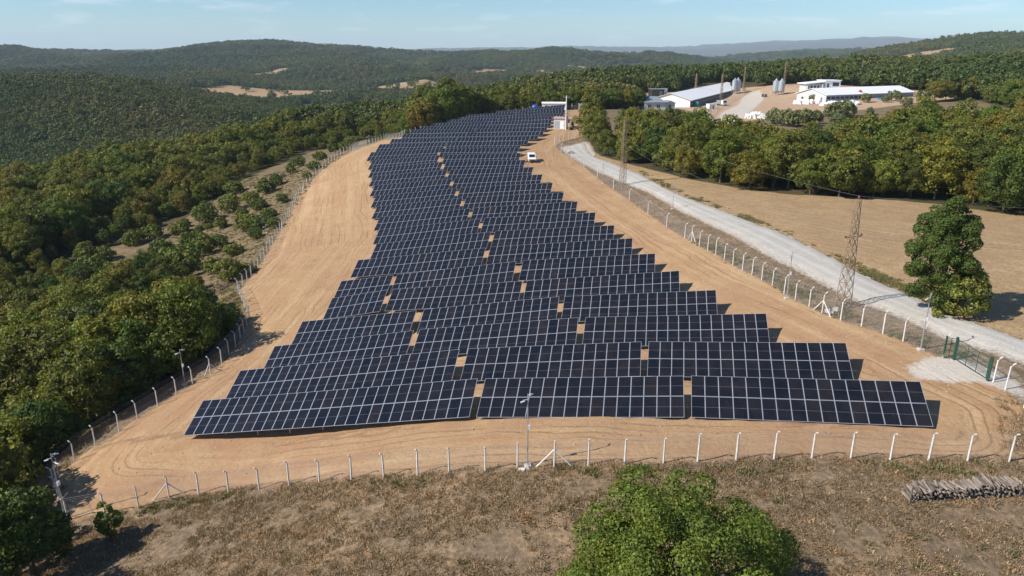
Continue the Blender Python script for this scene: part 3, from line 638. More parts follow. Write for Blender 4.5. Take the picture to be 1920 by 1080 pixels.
# ------------------------------------------------------------------ fences
POST = MB().tube([(0, 0, -0.3), (0, 0, 2.05), (0, 0.16, 2.26), (0, 0.36, 2.40)], [0.075, 0.065, 0.065, 0.055], 6).mesh('post', M['white_paint'])
def fence(name, pts, label, side, spacing=None, struts=(), coil=False, group='chain link fence round the solar field'):
    P = [(p.x, p.y) for p in pts]
    if spacing:
        L = sum((Vector(P[i + 1]) - Vector(P[i])).length for i in range(len(P) - 1)); R = resample(pts, max(2, int(round(L / spacing)) + 1)); P = [tuple(q) for q in R]
    base = Vector((P[0][0], P[0][1], hz(*P[0])))
    root = empty(name, base, label, 'fence', group)
    Q = [Vector((x, y, hz(x, y))) - base for x, y in P]
    heads = []
    for k, q in enumerate(Q):
        d = (Q[min(k + 1, len(Q) - 1)] - Q[max(k - 1, 0)]); d.z = 0; d.normalize(); out = Vector((d.y, -d.x, 0)) * side
        ang = math.atan2(-out.x, out.y) + rng.uniform(-0.08, 0.08)
        sc = rng.uniform(0.96, 1.05)
        o = link('post', POST, root, q, (rng.uniform(-.02, .02), rng.uniform(-.02, .02), ang), (1, 1, sc)); heads.append((q, out, d, sc))
        if k in struts:
            for sgn in (-1, 1):
                e = q + d * sgn * 1.45; e.z = hz(base.x + e.x, base.y + e.y) - base.z - 0.1
                MB().tube([e, q + Vector((0, 0, 1.45 * sc))], 0.06, 6).build('strut', M['white_paint'], root)
    for k in range(len(Q) - 1):
        (a, oa, da, sa), (b, ob, db, sb) = heads[k], heads[k + 1]; L = (b - a).length
        pts4 = [a + Vector((0, 0, 0.05)), b + Vector((0, 0, 0.05)), b + Vector((0, 0, 2.0)), a + Vector((0, 0, 2.0))]
        me = bpy.data.meshes.new('wire_mesh'); me.from_pydata([tuple(p) for p in pts4], [], [(0, 1, 2, 3)]); me.materials.append(M['mesh'])
        l = me.uv_layers.new(name='UVMap'); l.data.foreach_set('uv', np.array([0, 0, L, 0, L, 2, 0, 2], np.float32)); me.update()
        link('wire_mesh', me, root)
    wb = MB()
    for t, zz in ((0, 2.02), (0.16, 2.26), (0.34, 2.39)):
        for k in range(len(Q) - 1):
            a = heads[k]; b = heads[k + 1]
            wb.tube([a[0] + a[1] * t + Vector((0, 0, zz * a[3])), b[0] + b[1] * t + Vector((0, 0, zz * b[3]))], 0.006, 3, cap=False)
    wb.build('barbed_wire', M['wire'], root)
    if coil:
        cb = MB(); pts_ = []
        for k in range(len(Q) - 1):
            a, b = heads[k], heads[k + 1]; L = (b[0] - a[0]).length; m = int(L * 14)
            for j in range(m):
                t = j / m; c = a[0].lerp(b[0], t) + a[1] * 0.12 + Vector((0, 0, 2.12)); th = 2 * math.pi * t * L * 1.6
                pts_.append(c + a[1] * 0.2 * math.cos(th) + Vector((0, 0, 0.2 * math.sin(th))))
        cb.tube(pts_, 0.008, 3, cap=False); cb.build('razor_coil', M['wire'], root)
    return root
fence('fence', [CORNER_L] + FRONT, 'front chain link fence with white bent posts before the dry grass', 1, struts=(3, 15))
fence('fence', LEFT[:17], 'left chain link fence with white posts below the wooded slope', -1, 2.9, struts=(12,))
fence('fence', LEFT[16:], 'long chain link fence along the scrub and tall trees on the left', -1, 2.9, struts=(14, 26))
fence('fence', RIGHT_B, 'right chain link fence with white bent posts between array and gravel road', 1, struts=(6, 19), coil=True)
fence('fence', RIGHT_A, 'short white-post fence running out of the picture right of the green gate', 1)
fence('fence', RIGHT_C, 'chain link fence at the far end behind the transformer kiosk', 1, 3.2)

def cam_pole(px, py, hpx, label, heads=1):
    b = G(px, py); d = project(b)[2]; H = hpx * d / F_PX / math.cos(math.atan(0.33 + (py - 540) / F_PX))
    r = empty('camera_pole', b, label, 'camera pole', 'security camera poles along the fence')
    MB().tube([(0, 0, -0.2), (0, 0, H * 0.5), (0, 0, H)], [0.06, 0.05, 0.04], 8).build('pole', M['pole'], r)
    MB().box((0, 0, 0.06), (0.55, 0.55, 0.2)).build('footing', M['concrete'], r)
    MB().box((0.1, 0, H * 0.55), (0.16, 0.28, 0.36)).build('junction_box', M['lamp'], r)
    for k in range(heads + 1):
        a = 0.9 + 2.6 * k; v = Vector((math.cos(a), math.sin(a), 0)); zz = H - 0.12 - 0.35 * k
        m = MB(); m.bar((0, 0, zz), v * 0.4 + Vector((0, 0, zz)), 0.04, 0.04); m.tube([v * 0.26 + Vector((0, 0, zz - 0.08)), v * 0.58 + Vector((0, 0, zz - 0.14))], 0.06, 8)
        m.build('security_camera', M['lamp'], r)
    return r
cam_pole(989, 874, 130, 'tall camera pole at the front fence before the middle table')
cam_pole(122, 972, 116, 'leaning-looking camera pole at the front left fence corner', 2)
cam_pole(347, 722, 66, 'camera pole on the left fence beside the wooded slope')
cam_pole(501, 455, 34, 'thin camera pole on the left fence beside the scrub bushes')
cam_pole(1475, 560, 86, 'camera pole on the right fence left of the lattice tower')
cam_pole(1726, 656, 104, 'camera pole on the right fence before the lone tree')
cam_pole(1261, 392, 48, 'thin pole between right fence and gravel road')
cam_pole(692, 278, 24, 'small camera pole on the left fence by the dark tree edge')
cam_pole(1130, 345, 38, 'thin pole on the road verge near the white van')

# green double gate
def gate():
    a, b, c = G(1768, 672), G(1787, 674), G(1850, 714); z0 = a.z
    r = empty('gate', a, 'green metal gate with a small wicket beside the gravel road', 'gate')
    def pst(p): 
        q = p - a; MB().box(q + Vector((0, 0, 1.1)), (0.12, 0.12, 2.4)).build('gate_post', M['green'], r)
    for p in (a, b, b + (c - b) * 0.03, c, c + (c - b) * 0.035): pst(p)
    for p0, p1, nb in ((a, b, 3), (b + (c - b) * 0.05, c - (c - b) * 0.02, 4)):
        p0, p1 = p0 - a, p1 - a; lf = MB()
        for zz in np.linspace(0.2, 2.1, nb + 1): lf.bar(p0 + Vector((0, 0, zz)), p1 + Vector((0, 0, zz)), 0.045, 0.045)
        o = lf.build('gate_leaf', M['green'], r)
        for t in np.linspace(0.02, 0.98, nb): 
            q = p0.lerp(p1, t); MB().bar(q + Vector((0, 0, 0.2)), q + Vector((0, 0, 2.1)), 0.045, 0.045).build('upright', M['green'], o)
        L = (p1 - p0).length; me = bpy.data.meshes.new('wire_mesh'); me.from_pydata([tuple(p + Vector((0, 0.02, zz))) for p, zz in ((p0, .2), (p1, .2), (p1, 2.1), (p0, 2.1))], [], [(0, 1, 2, 3)]); me.materials.append(M['mesh'])
        l = me.uv_layers.new(name='UVMap'); l.data.foreach_set('uv', np.array([0, 0, L, 0, L, 2, 0, 2], np.float32)); me.update(); link('wire_mesh', me, o)
gate()

# ------------------------------------------------------------------ lattice towers, poles and wires
def tower(px, py, hpx, label, w0=1.25, arms=True, lean=0.0, n=9):
    b = G(px, py); d = project(b)[2]; H = hpx * d / F_PX / math.cos(math.atan(0.33 + (py - 540) / F_PX)); w1 = w0 * 0.32
    r = empty('lattice_tower', b, label, 'pylon', 'lattice towers of the power line'); r.rotation_euler.z = 0.35
    th = max(0.05, d * 0.00020); n = n if d < 200 else 6
    def cor(t): w = w0 + (w1 - w0) * t; return [Vector((sx * w / 2, sy * w / 2, t * H - (0.3 if t == 0 else 0))) for sx, sy in ((-1, -1), (1, -1), (1, 1), (-1, 1))]
    c0, c1 = cor(0), cor(1)
    for k in range(4): MB().bar(c0[k], c1[k], th * 1.3, th * 1.3).build('leg', M['rust'], r)
    lat = MB()
    for s in range(n):
        a, c = cor(s / n), cor((s + 1) / n)
        for k in range(4):
            j = (k + 1) % 4; lat.bar(a[k], c[j], th * 0.8, th * 0.8); lat.bar(c[k], c[j], th * 0.7, th * 0.7)
            lat.bar(a[j], c[k], th * 0.8, th * 0.8)
    lat.build('lattice', M['rust'], r)
    ends = []
    if arms:
        for zz, L in ((H * 0.66, 1.15),):
            MB().bar((-L, 0, zz), (L, 0, zz), th * 1.3, th * 1.3).bar((-L, 0, zz), (0, 0, zz + 0.5), th, th).bar((L, 0, zz), (0, 0, zz + 0.5), th, th).build('cross_arm', M['rust'], r)
            ends += [Vector((-L, 0, zz)), Vector((L, 0, zz))]
        ends.append(Vector((0, 0, H + 0.1)))
        for e in ends: MB().lathe([(0.05, 0), (0.11, 0.08), (0.06, 0.14), (0.11, 0.22), (0.05, 0.3)], 8, e).build('insulator', M['ceramic'], r)
    Rz = Matrix.Rotation(0.35, 3, 'Z')
    return b, [b + Rz @ e + Vector((0, 0, 0.25)) for e in ends]
_, e1 = tower(1580, 575, 192, 'brown lattice tower standing between right fence and gravel road')
_, e2 = tower(1167, 347, 118, 'slender lattice tower on the road verge before the dark woods', 1.2)
tower(1303, 186, 46, 'left lattice tower in front of the long white-roofed shed')
tower(1351.5, 188, 47, 'lattice tower beside the small truck at the farm road')
tower(1394, 171, 44, 'lattice tower behind the silos of the first shed')
tower(1470, 160, 43, 'brown lattice tower rising behind the twin silos')
tower(1612.5, 160, 46, 'lattice tower before the big round tree behind the second shed')
tower(1836, 128, 18, 'tiny lattice tower top above the wood on the right', 1.0)
def wires(A, B, label, sag=0.6):
    for a, b, nm in zip(A, B, label):
        pts = [a.lerp(b, t) - Vector((0, 0, sag * 4 * t * (1 - t))) for t in np.linspace(0, 1, 14)]
        c = pts[0].copy(); o = MB().tube([p - c for p in pts], 0.013, 3).build('power_line', M['wire'], None, c); tag(o, nm, 'wire', 'power lines')
far_end = [p + Vector((58, -8, 0.5)) for p in e1]
wires(e1, far_end, ['lowest overhead wire running right from the near lattice tower', 'middle overhead wire running right from the near lattice tower', 'topmost overhead wire running right from the near lattice tower'], 1.2)
wires(e2, e1, ['left overhead wire between the two towers along the gravel road', 'right overhead wire between the two towers along the gravel road', 'top overhead wire between the two towers along the gravel road'], 1.5)

def util_pole():
    b = G(1061, 243); r = empty('utility_pole', b, 'tall pale utility pole with cross arm beside the transformer kiosk', 'pole'); H = 10.6
    MB().tube([(0, 0, -0.3), (0, 0, H)], [0.26, 0.17], 10).build('pole', M['white_paint'], r)
    MB().bar((-1.1, 0, H - 0.5), (1.1, 0, H - 0.5), 0.14, 0.14).build('cross_arm', M['alu'], r)
    for x in (-1.0, 0, 1.0): MB().lathe([(0.06, 0), (0.13, 0.1), (0.07, 0.2), (0.12, 0.3), (0.05, 0.42)], 8, (x, 0, H - 0.42 if x else H)).build('insulator', M['ceramic'], r)
util_pole()
def kiosk():
    b = G(1049, 242); r = empty('transformer_kiosk', b, 'grey transformer kiosk with reddish flat roof behind the array', 'kiosk'); r.rotation_euler.z = -0.35
    MB().box((0, 1.4, 1.55), (3.9, 2.9, 3.4)).build('wall', M['kiosk'], r)
    MB().prism([(-2.15, -0.3, 3.26), (-2.15, 3.1, 3.26), (-2.15, 3.1, 3.45), (-2.15, 1.4, 3.85), (-2.15, -0.3, 3.45)], (4.3, 0, 0)).build('roof', M['kioskroof'], r)
    d = MB().box((0.9, -0.08, 1.3), (1.2, 0.06, 2.4)).build('door', M['white'], r); MB().box((1.3, -0.13, 1.3), (0.06, 0.06, 0.3)).build('handle', M['plastic'], d)
    MB().box((-0.9, -0.08, 1.3), (1.5, 0.06, 2.4)).build('louvre', M['greyroof'], r)
    for k in range(8): MB().box((-0.9, -0.125, 0.35 + k * 0.27), (1.4, 0.03, 0.12)).build('slat', M['kiosk'], r)
    MB().box((0, 1.4, 0.0), (4.4, 3.4, 0.3)).build('plinth', M['concrete'], r)
kiosk()
def cable_drum(px, py, s, label):
    b = G(px, py); r = empty('cable_drum', b, label, 'cable drum', 'cable drums beside the kiosk'); r.rotation_euler.z = rng.uniform(0, 3)
    for y in (-0.45, 0.45):
        m = MB().lathe([(s, -0.04), (s, 0.04)], 14); m.v = [(x, y + z, yy + s) for x, yy, z in m.v]; m.build('flange', M['woodgrey'], r)
    m = MB().lathe([(s * 0.55, -0.42), (s * 0.55, 0.42)], 12); m.v = [(x, z, yy + s) for x, yy, z in m.v]; m.build('drum', M['plastic'], r)
for px, py, s, l in ((1072, 238, 1.1, 'wooden cable drum nearest the utility pole'), (1080, 231, 1.2, 'wooden cable drum farther up the dirt track'), (1076, 226, 0.9, 'smaller cable drum behind the two big ones')): cable_drum(px, py, s, l)
for px, py, nn, l in ((1070, 243, 5, 'short stack of pallets right of the utility pole'), (1067, 230, 7, 'taller stack of pallets behind the kiosk')):
    b = G(px, py); r = empty('pallet_stack', b, l, 'pallets', 'pallet stacks by the kiosk'); r.rotation_euler.z = 0.4
    for k in range(nn):
        m = MB()
        for j in range(6): m.box((0, -0.5 + j * 0.2, 0.16 * k + 0.14), (1.4, 0.14, 0.03))
        for j in (-0.6, 0, 0.6): m.box((j, 0, 0.16 * k + 0.07), (0.1, 1.1, 0.1))
        m.build('pallet', M['woodgrey'], r)
def site_cabin():
    x, y = 8.5, 305.0; b = Vector((x, y, hz(x, y))); b = Vector((17, 304, hz(17, 304)))
    r = empty('site_cabin', b, 'white site cabin roof showing above the last solar row', 'cabin'); r.rotation_euler.z = -0.05
    MB().box((0, 0, 1.4), (9.6, 2.6, 3.0)).build('wall', M['white'], r); MB().prism([(-5, -1.6, 2.92), (-5, 1.6, 2.92), (-5, 1.6, 3.1), (-5, 0, 3.55), (-5, -1.6, 3.1)], (10, 0, 0)).build('roof', M['white'], r)
    d = MB().box((2, -1.33, 1.1), (0.9, 0.05, 2.0)).build('door', M['greyroof'], r); MB().box((2.3, -1.37, 1.1), (0.05, 0.05, 0.2)).build('handle', M['plastic'], d)
    for xx in (-3, -0.5): MB().box((xx, -1.33, 1.7), (1.1, 0.05, 0.9)).build('window', M['glass'], r)
    t = empty('water_tank', Vector((9.2, 303.2, hz(9.2, 303.2))), 'bright blue plastic water tank beside the white site cabin', 'tank')
    m = MB().lathe([(1.1, 0), (1.2, 0.2), (1.2, 2.4), (0.9, 2.75), (0.35, 2.95), (0.3, 3.1)], 18); m.build('tank_shell', M['blue'], t, smooth=True)
    MB().lathe([(0.36, 3.1), (0.36, 3.2)], 12).build('lid', M['plastic'], t); MB().box((0, 0, 0.0), (2.6, 2.6, 0.3)).build('stand', M['concrete'], t)
site_cabin()

# ------------------------------------------------------------------ vehicles
def van():
    b = G(997, 303); r = empty('van', b + Vector((0, 0.6, 0)), 'white panel van parked on the dirt track right of the array', 'van'); r.rotation_euler.z = 0.06; r.scale = (1.12,) * 3
    w = 0.88   # nose towards -y
    prof = [(-2.15, 0.30), (-2.20, 0.75), (-1.95, 0.98), (-1.25, 1.08), (-0.55, 1.72), (-0.25, 1.82), (1.95, 1.84), (2.15, 1.70), (2.2, 0.32)]
    body = MB(); n = len(prof)
    rings = [(-w, 0.96), (-w * 0.93, 1.0), (w * 0.93, 1.0), (w, 0.96)]
    V = []
    for x, s in rings: V += [(x * (0.94 if z > 1.2 else 1.0), y * s, 0.3 + (z - 0.3) * (0.985 if s < 1 else 1.0)) for y, z in prof]
    Fc = [(k * n + i, k * n + (i + 1) % n, (k + 1) * n + (i + 1) % n, (k + 1) * n + i) for k in range(3) for i in range(n)] + [tuple(range(n)), tuple(range(4 * n - 1, 3 * n - 1, -1))]
    body.add(V, Fc).build('body', M['carpaint'], r)
    MB().add([(-0.72, -1.235, 1.11), (0.72, -1.235, 1.11), (0.66, -0.60, 1.69), (-0.66, -0.60, 1.69)], [(0, 1, 2, 3)]).build('windscreen', M['glass'], r)
    for s in (-1, 1):
        MB().add([(s * 0.872, -0.95, 1.10), (s * 0.872, -0.05, 1.10), (s * 0.845, -0.05, 1.60), (s * 0.845, -0.5, 1.60)], [(0, 1, 2, 3)]).build('side_window', M['glass'], r)
        MB().box((s * 0.99, -0.95, 1.12), (0.16, 0.1, 0.2)).build('mirror', M['plastic'], r)
        MB().box((s * 0.66, -2.13, 0.80), (0.34, 0.14, 0.16)).build('headlight', M['head'], r)
        for y in (-1.35, 1.4):
            m = MB().lathe([(0.31, -0.1), (0.33, -0.05), (0.33, 0.05), (0.31, 0.1)], 16); m.v = [(z + s * 0.82, yy + y, x + 0.32) for x, yy, z in m.v]; t = m.build('wheel', M['tyre'], r)
            m = MB().lathe([(0.19, -0.02), (0.19, 0.02)], 12); m.v = [(z + s * 0.925, yy + y, x + 0.32) for x, yy, z in m.v]; m.build('rim', M['alu'], t)
    MB().box((0, -2.18, 0.46), (1.5, 0.1, 0.26)).build('bumper', M['plastic'], r); MB().box((0, -2.2, 0.72), (0.8, 0.06, 0.1)).build('grille', M['plastic'], r)
van()
def truck(px, py, label, cabc, bedc, s=1.0, rz=0.5):
    b = G(px, py); r = empty('truck', b, label, 'truck'); r.rotation_euler.z = rz; r.scale = (s,) * 3
    MB().prism([(-1.1, -3, 0.6), (-1.1, -3.05, 1.6), (-1.1, -2.6, 2.6), (-1.1, -1.2, 2.6), (-1.1, -1.2, 0.6)], (2.2, 0, 0)).build('cab', cabc, r)
    MB().add([(-0.95, -3.06, 1.62), (0.95, -3.06, 1.62), (0.9, -2.66, 2.5), (-0.9, -2.66, 2.5)], [(0, 1, 2, 3)]).build('windscreen', M['glass'], r)
    MB().box((0, 1.0, 1.6), (2.3, 4.0, 1.6)).build('bed', bedc, r)
    for y in (-2.3, 0.6, 2.1):
        for sx in (-1, 1):
            m = MB().lathe([(0.45, -0.15), (0.45, 0.15)], 12); m.v = [(z + sx * 0.95, yy + y, x + 0.45) for x, yy, z in m.v]; m.build('wheel', M['tyre'], r)
truck(1353, 198, 'small white truck with grey bed parked by the first shed', M['carpaint'], M['greyroof'], 1.0, 0.25)
truck(1433, 182, 'dark grey pickup truck on the farm road before the twin silos', M['darkwall'], M['plastic'], 0.62, 0.1)

# ------------------------------------------------------------------ farm
def longshed(A, B, Wd, hw, hr, label, wallm, sidem, nwin, dark_frac=(0, 1)):
    """A,B: ends of the long wall that faces us; the shed lies to the left of A->B"""
    A, B = Vector(A), Vector(B); z0 = min(A.z, B.z); d = (B - A); d.z = 0; L = d.length; d.normalize(); nl = Vector((-d.y, d.x, 0))
    r = empty('farm_shed', A, label, 'shed', 'long farm sheds'); r.rotation_euler.z = math.atan2(d.y, d.x)
    zb = z0 - A.z
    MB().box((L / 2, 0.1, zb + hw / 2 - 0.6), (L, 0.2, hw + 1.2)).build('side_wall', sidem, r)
    MB().box((L / 2, Wd - 0.1, zb + hw / 2 - 0.6), (L, 0.2, hw + 1.2)).build('rear_wall', wallm, r)
    for x in (0.1, L - 0.1):
        MB().prism([(x - 0.1, 0.2, zb - 1.2), (x - 0.1, Wd - 0.2, zb - 1.2), (x - 0.1, Wd - 0.2, zb + hw), (x - 0.1, Wd / 2, zb + hr - 0.1), (x - 0.1, 0.2, zb + hw)], (0.2, 0, 0)).build('gable', wallm, r)
    np_ = int(L / 6)
    for k in range(np_):
        x0 = -0.6 + (L + 1.2) * k / np_; x1 = -0.6 + (L + 1.2) * (k + 1) / np_ - 0.03
        MB().prism([(x0, -0.7, zb + hw - 0.12), (x0, Wd / 2, zb + hr), (x0, Wd / 2, zb + hr + 0.14), (x0, -0.7, zb + hw + 0.04)], (x1 - x0, 0, 0)).build('roof_sheet', M['white'], r)
        MB().prism([(x0, Wd + 0.7, zb + hw - 0.12), (x0, Wd + 0.7, zb + hw + 0.04), (x0, Wd / 2 + 0.01, zb + hr + 0.14), (x0, Wd / 2 + 0.01, zb + hr)], (x1 - x0, 0, 0)).build('roof_sheet', M['white'], r)
    for k in range(nwin):
        x = L * (dark_frac[0] + (dark_frac[1] - dark_frac[0]) * (k + 0.5) / nwin); w = MB().box((x, -0.03, zb + hw * 0.6), (2.0, 0.12, 1.0)).build('window', M['dark'], r)
        MB().box((x, -0.11, zb + hw * 0.6 - 0.56), (2.2, 0.08, 0.1)).build('sill', M['white'], w)
    MB().box((-0.06, Wd * 0.5, zb + 1.2), (0.1, 2.6, 2.4)).build('door', M['bluewall'], r)
    MB().box((-0.06, Wd * 0.8, zb + 1.6), (0.1, 1.2, 0.9)).build('window', M['dark'], r)
    return r
A1 = G(1294, 201); d1 = Vector((61, 121, 0)).normalized()
B1 = A1 + d1 * 132; B1.z = hz(B1.x, B1.y)
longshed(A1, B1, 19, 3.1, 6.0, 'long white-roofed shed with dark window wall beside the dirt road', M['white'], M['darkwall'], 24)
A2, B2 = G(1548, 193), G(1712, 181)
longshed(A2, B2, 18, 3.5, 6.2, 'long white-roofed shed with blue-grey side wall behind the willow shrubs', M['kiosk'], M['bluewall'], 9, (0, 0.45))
def house():
    b = G(1228, 206); r = empty('farm_house', b, 'cream bungalow with grey hipped roof at the end of the first shed', 'house'); r.rotation_euler.z = 0.1
    MB().box((0, 4.5, 1.3), (9.6, 9, 4.0)).build('wall', M['cream'], r)
    MB().add([(-5.3, -0.5, 3.25), (5.3, -0.5, 3.25), (5.3, 9.5, 3.25), (-5.3, 9.5, 3.25), (-1.2, 4.5, 5.6), (1.6, 4.5, 5.6)], [(0, 1, 5, 4), (1, 2, 5), (2, 3, 4, 5), (3, 0, 4), (3, 2, 1, 0)]).build('roof', M['greyroof'], r)
    for x in (-2.6, 1.4):
        w = MB().box((x, -0.03, 1.5), (1.3, 0.1, 1.5)).build('window', M['dark'], r); MB().box((x, -0.1, 1.5), (0.08, 0.06, 1.5)).box((x, -0.1, 0.72), (1.5, 0.1, 0.1)).build('frame', M['white'], w)
    MB().box((7.0, 4.0, 1.0), (4.6, 6.0, 3.4)).build('wing', M['cream'], r); MB().prism([(4.5, 0.6, 2.72), (9.7, 0.6, 2.72), (9.7, 0.6, 2.85), (7.1, 0.6, 3.9), (4.5, 0.6, 2.85)], (0, 6.6, 0)).build('wing_roof', M['greyroof'], r)
    MB().box((7.0, 0.95, 1.1), (1.1, 0.1, 2.1)).build('door', M['darkwall'], r); MB().box((-2.5, 6, 5.0), (0.6, 0.6, 1.6)).build('chimney', M['concrete'], r)
house()
def villa():
    b = Vector((160, 388, 0)); b.z = hz(b.x, b.y) + 0.6
    r = empty('villa', b, 'white two-part villa with slanted roof behind the second shed', 'house'); r.rotation_euler.z = 0.12
    MB().box((4.6, 4, 2.6), (8.2, 8, 6.6)).build('main_block', M['white'], r); MB().box((4.6, 4, 6.05), (9.0, 8.8, 0.35)).build('roof_slab', M['white'], r)
    MB().box((-4.6, 4, 1.8), (9.4, 7.4, 5.0)).build('side_block', M['kiosk'], r)
    MB().prism([(-10.4, -0.9, 4.35), (-10.4, 8.8, 4.35), (0.4, 8.8, 5.3), (0.4, -0.9, 5.3)], (0, 0, 0.35)).build('slanted_roof', M['white'], r)
    for x in (-8.4, -6.6, -4.8, -3.0): MB().box((x, 0.27, 2.7), (0.9, 0.1, 2.0)).build('window', M['dark'], r)
    for x, z, w, h in ((2.0, 3.6, 0.9, 2.0), (6.2, 4.2, 3.4, 1.8)): MB().box((x, -0.03, z), (w, 0.1, h)).build('window', M['dark'], r)
    for x in (-9.2, -1.2): MB().bar((x, -0.6, -0.8), (x, -0.6, 4.6), 0.3, 0.3).build('column', M['white'], r)
villa()
def silo(p, H, R_, label):
    r = empty('silo', p, label, 'silo', 'galvanised feed silos')
    m = MB(); prof = [(R_ * 0.2, 1.0), (R_, 2.2)]
    k = 0
    z = 2.2
    while z < H * 0.82: prof += [(R_ * 1.012, z + 0.18), (R_, z + 0.36)]; z += 0.36
    prof += [(R_ * 0.25, H * 0.97), (R_ * 0.2, H)]
    m.lathe(prof, 18); m.build('bin', M['tin'], r, smooth=False)
    for k in range(6):
        a = k * math.pi / 3; q = Vector((math.cos(a), math.sin(a), 0)) * R_; MB().bar(q + Vector((0, 0, -0.5)), q + Vector((0, 0, H * 0.5)), 0.14, 0.14).build('leg', M['alu'], r)
    MB().bar((R_ + 0.1, 0.2, 0), (R_ + 0.1, 0.2, H * 0.85), 0.1, 0.4).build('ladder', M['alu'], r); MB().lathe([(R_ * 0.26, H), (R_ * 0.26, H + 0.2)], 10).build('cap', M['tin'], r)
for px, py, hp, dp, l in ((1453, 179, 30, 11.5, 'nearer left silo of the pair by the dark pickup'), (1463.5, 178, 29, 11, 'right silo of the pair by the second shed'), (1376, 176, 28, 9.5, 'left silo against the side wall of the first shed'), (1382, 175, 28, 9, 'right silo against the side wall of the first shed')):
    b = G(px, py); d = project(b)[2]; silo(b, hp * d / F_PX, dp * d / F_PX / 2, l)
def boxy(name, px, py, wpx, hpx, dep, label, cat, mat, top=None, rz=0.1, detail='door'):
    b = G(px, py); d = project(b)[2]; w, h = wpx * d / F_PX, hpx * d / F_PX
    r = empty(name, b, label, cat); r.rotation_euler.z = rz
    MB().box((0, dep / 2, h / 2 - 0.2), (w, dep, h + 0.4)).build('wall', mat, r); MB().box((0, dep / 2, h + 0.09), (w + 0.3, dep + 0.3, 0.18)).build('roof', top or mat, r)
    MB().box((w * 0.2, -0.04, h * 0.4), (w * 0.2, 0.08, h * 0.75)).build('door', M['darkwall'], r)
boxy('container', 1183, 184, 36, 7.5, 2.5, 'long white container below the wood edge left of the farm house', 'container', M['white'], rz=-0.05)
boxy('barn', 1234, 183, 24, 15, 6, 'dark open-fronted barn left of the first shed', 'barn', M['dark'], M['greyroof'], 0.2)
boxy('tin_shed', 1246, 181, 10, 14, 3, 'small pale tin shed against the dark barn', 'shed', M['tin'], rz=0.2)
boxy('hut', 1335, 205, 12, 9, 2.6, 'small white hut beside the farm road fence', 'hut', M['white'], rz=0.3)
boxy('annexe', 1541, 192, 12, 9, 3, 'low white annexe at the gable of the second shed', 'annexe', M['white'], rz=0.5)
b = G(1306, 200); t = empty('water_tank', b, 'teal plastic tank at the corner of the first shed', 'tank')
MB().lathe([(1.15, 0), (1.2, 0.1), (1.2, 1.9), (0.8, 2.2), (0.3, 2.3)], 16).build('tank_shell', M['teal'], t, smooth=True); MB().lathe([(0.34, 2.28), (0.34, 2.4)], 10).build('lid', M['plastic'], t)
b = G(1609, 184); t = empty('feed_hopper', b + Vector((0, -1.2, 0)), 'red feed hopper before the side wall of the second shed', 'hopper')
MB().lathe([(0.2, 0.5), (0.9, 1.6), (0.9, 3.4), (0.3, 4.0)], 10).build('bin', M['red'], t)
for k in range(3): MB().bar((0.8 * math.cos(k * 2.1), 0.8 * math.sin(k * 2.1), -0.3), (0.8 * math.cos(k * 2.1), 0.8 * math.sin(k * 2.1), 1.8), 0.1, 0.1).build('leg', M['alu'], t)
b = G(1650, 186); tag(MB().add([(-1.6, -1, 0.05), (1.5, -1.1, 0.1), (1.7, 0.9, 0.2), (-1.4, 1.1, 0.1), (-0.4, -0.2, 0.9), (0.7, 0.1, 0.7)], [(0, 1, 5, 4), (1, 2, 5), (2, 3, 4, 5), (3, 0, 4), (3, 2, 1, 0)]).build('tarpaulin', simple('blue_tarp', (0.03, 0.25, 0.55), 0.5), None, b), 'crumpled blue tarpaulin heap before the second shed', 'tarpaulin')
def rubble(px, py, wpx, h, nblk, label, mat, name='stone_pile', s=(0.5, 1.4), cat='stone pile'):
    b = G(px, py); d = project(b)[2]; w = wpx * d / F_PX; r = empty(name, b, label, cat)
    for k in range(nblk):
        a, q = rng.uniform(0, 6.28), math.sqrt(rng.random()); x, y = q * w / 2 * math.cos(a), q * w * 0.3 * math.sin(a); z = hz(b.x + x, b.y + y) - b.z + h * (1 - q) * rng.uniform(0.3, 1)
        c = rng.uniform(*s); V = [(Vector((sx * rng.uniform(.7, 1.2), sy * rng.uniform(.6, 1.1), sz * rng.uniform(.4, .9))) * c / 2) for sx in (-1, 1) for sy in (-1, 1) for sz in (-1, 1)]
        MB().add(V, [(0, 1, 3, 2), (4, 6, 7, 5), (0, 4, 5, 1), (2, 3, 7, 6), (0, 2, 6, 4), (1, 5, 7, 3)]).build('block', mat, r, (x, y, z), rot=(rng.uniform(-.4, .4), rng.uniform(-.4, .4), rng.uniform(0, 6)))
rubble(1418, 221, 34, 2.2, 60, 'heap of white marble blocks beside the farm road', M['marble'], s=(1.2, 3.0))
rubble(1512, 194, 44, 1.6, 60, 'white marble rubble before the gable of the second shed', M['marble'], s=(1.0, 2.6))
rubble(1565, 197, 46, 1.8, 70, 'large white marble heap behind the willow shrubs', M['marble'], s=(1.0, 3.0))
rubble(1600, 196, 26, 1.4, 40, 'small marble heap before the red hopper', M['marble'], s=(0.8, 2.2))
rubble(1068, 288, 10, 0.8, 26, 'broken concrete pieces on the road by the fence corner', M['concrete'], s=(0.4, 1.1))
rubble(1562, 584, 22, 0.3, 12, 'pale rubble at the foot of the near lattice tower', M['concrete'], s=(0.3, 0.9))
rubble(985, 880, 18, 0.25, 10, 'few stones round the foot of the front camera pole', M['concrete'], s=(0.15, 0.35))
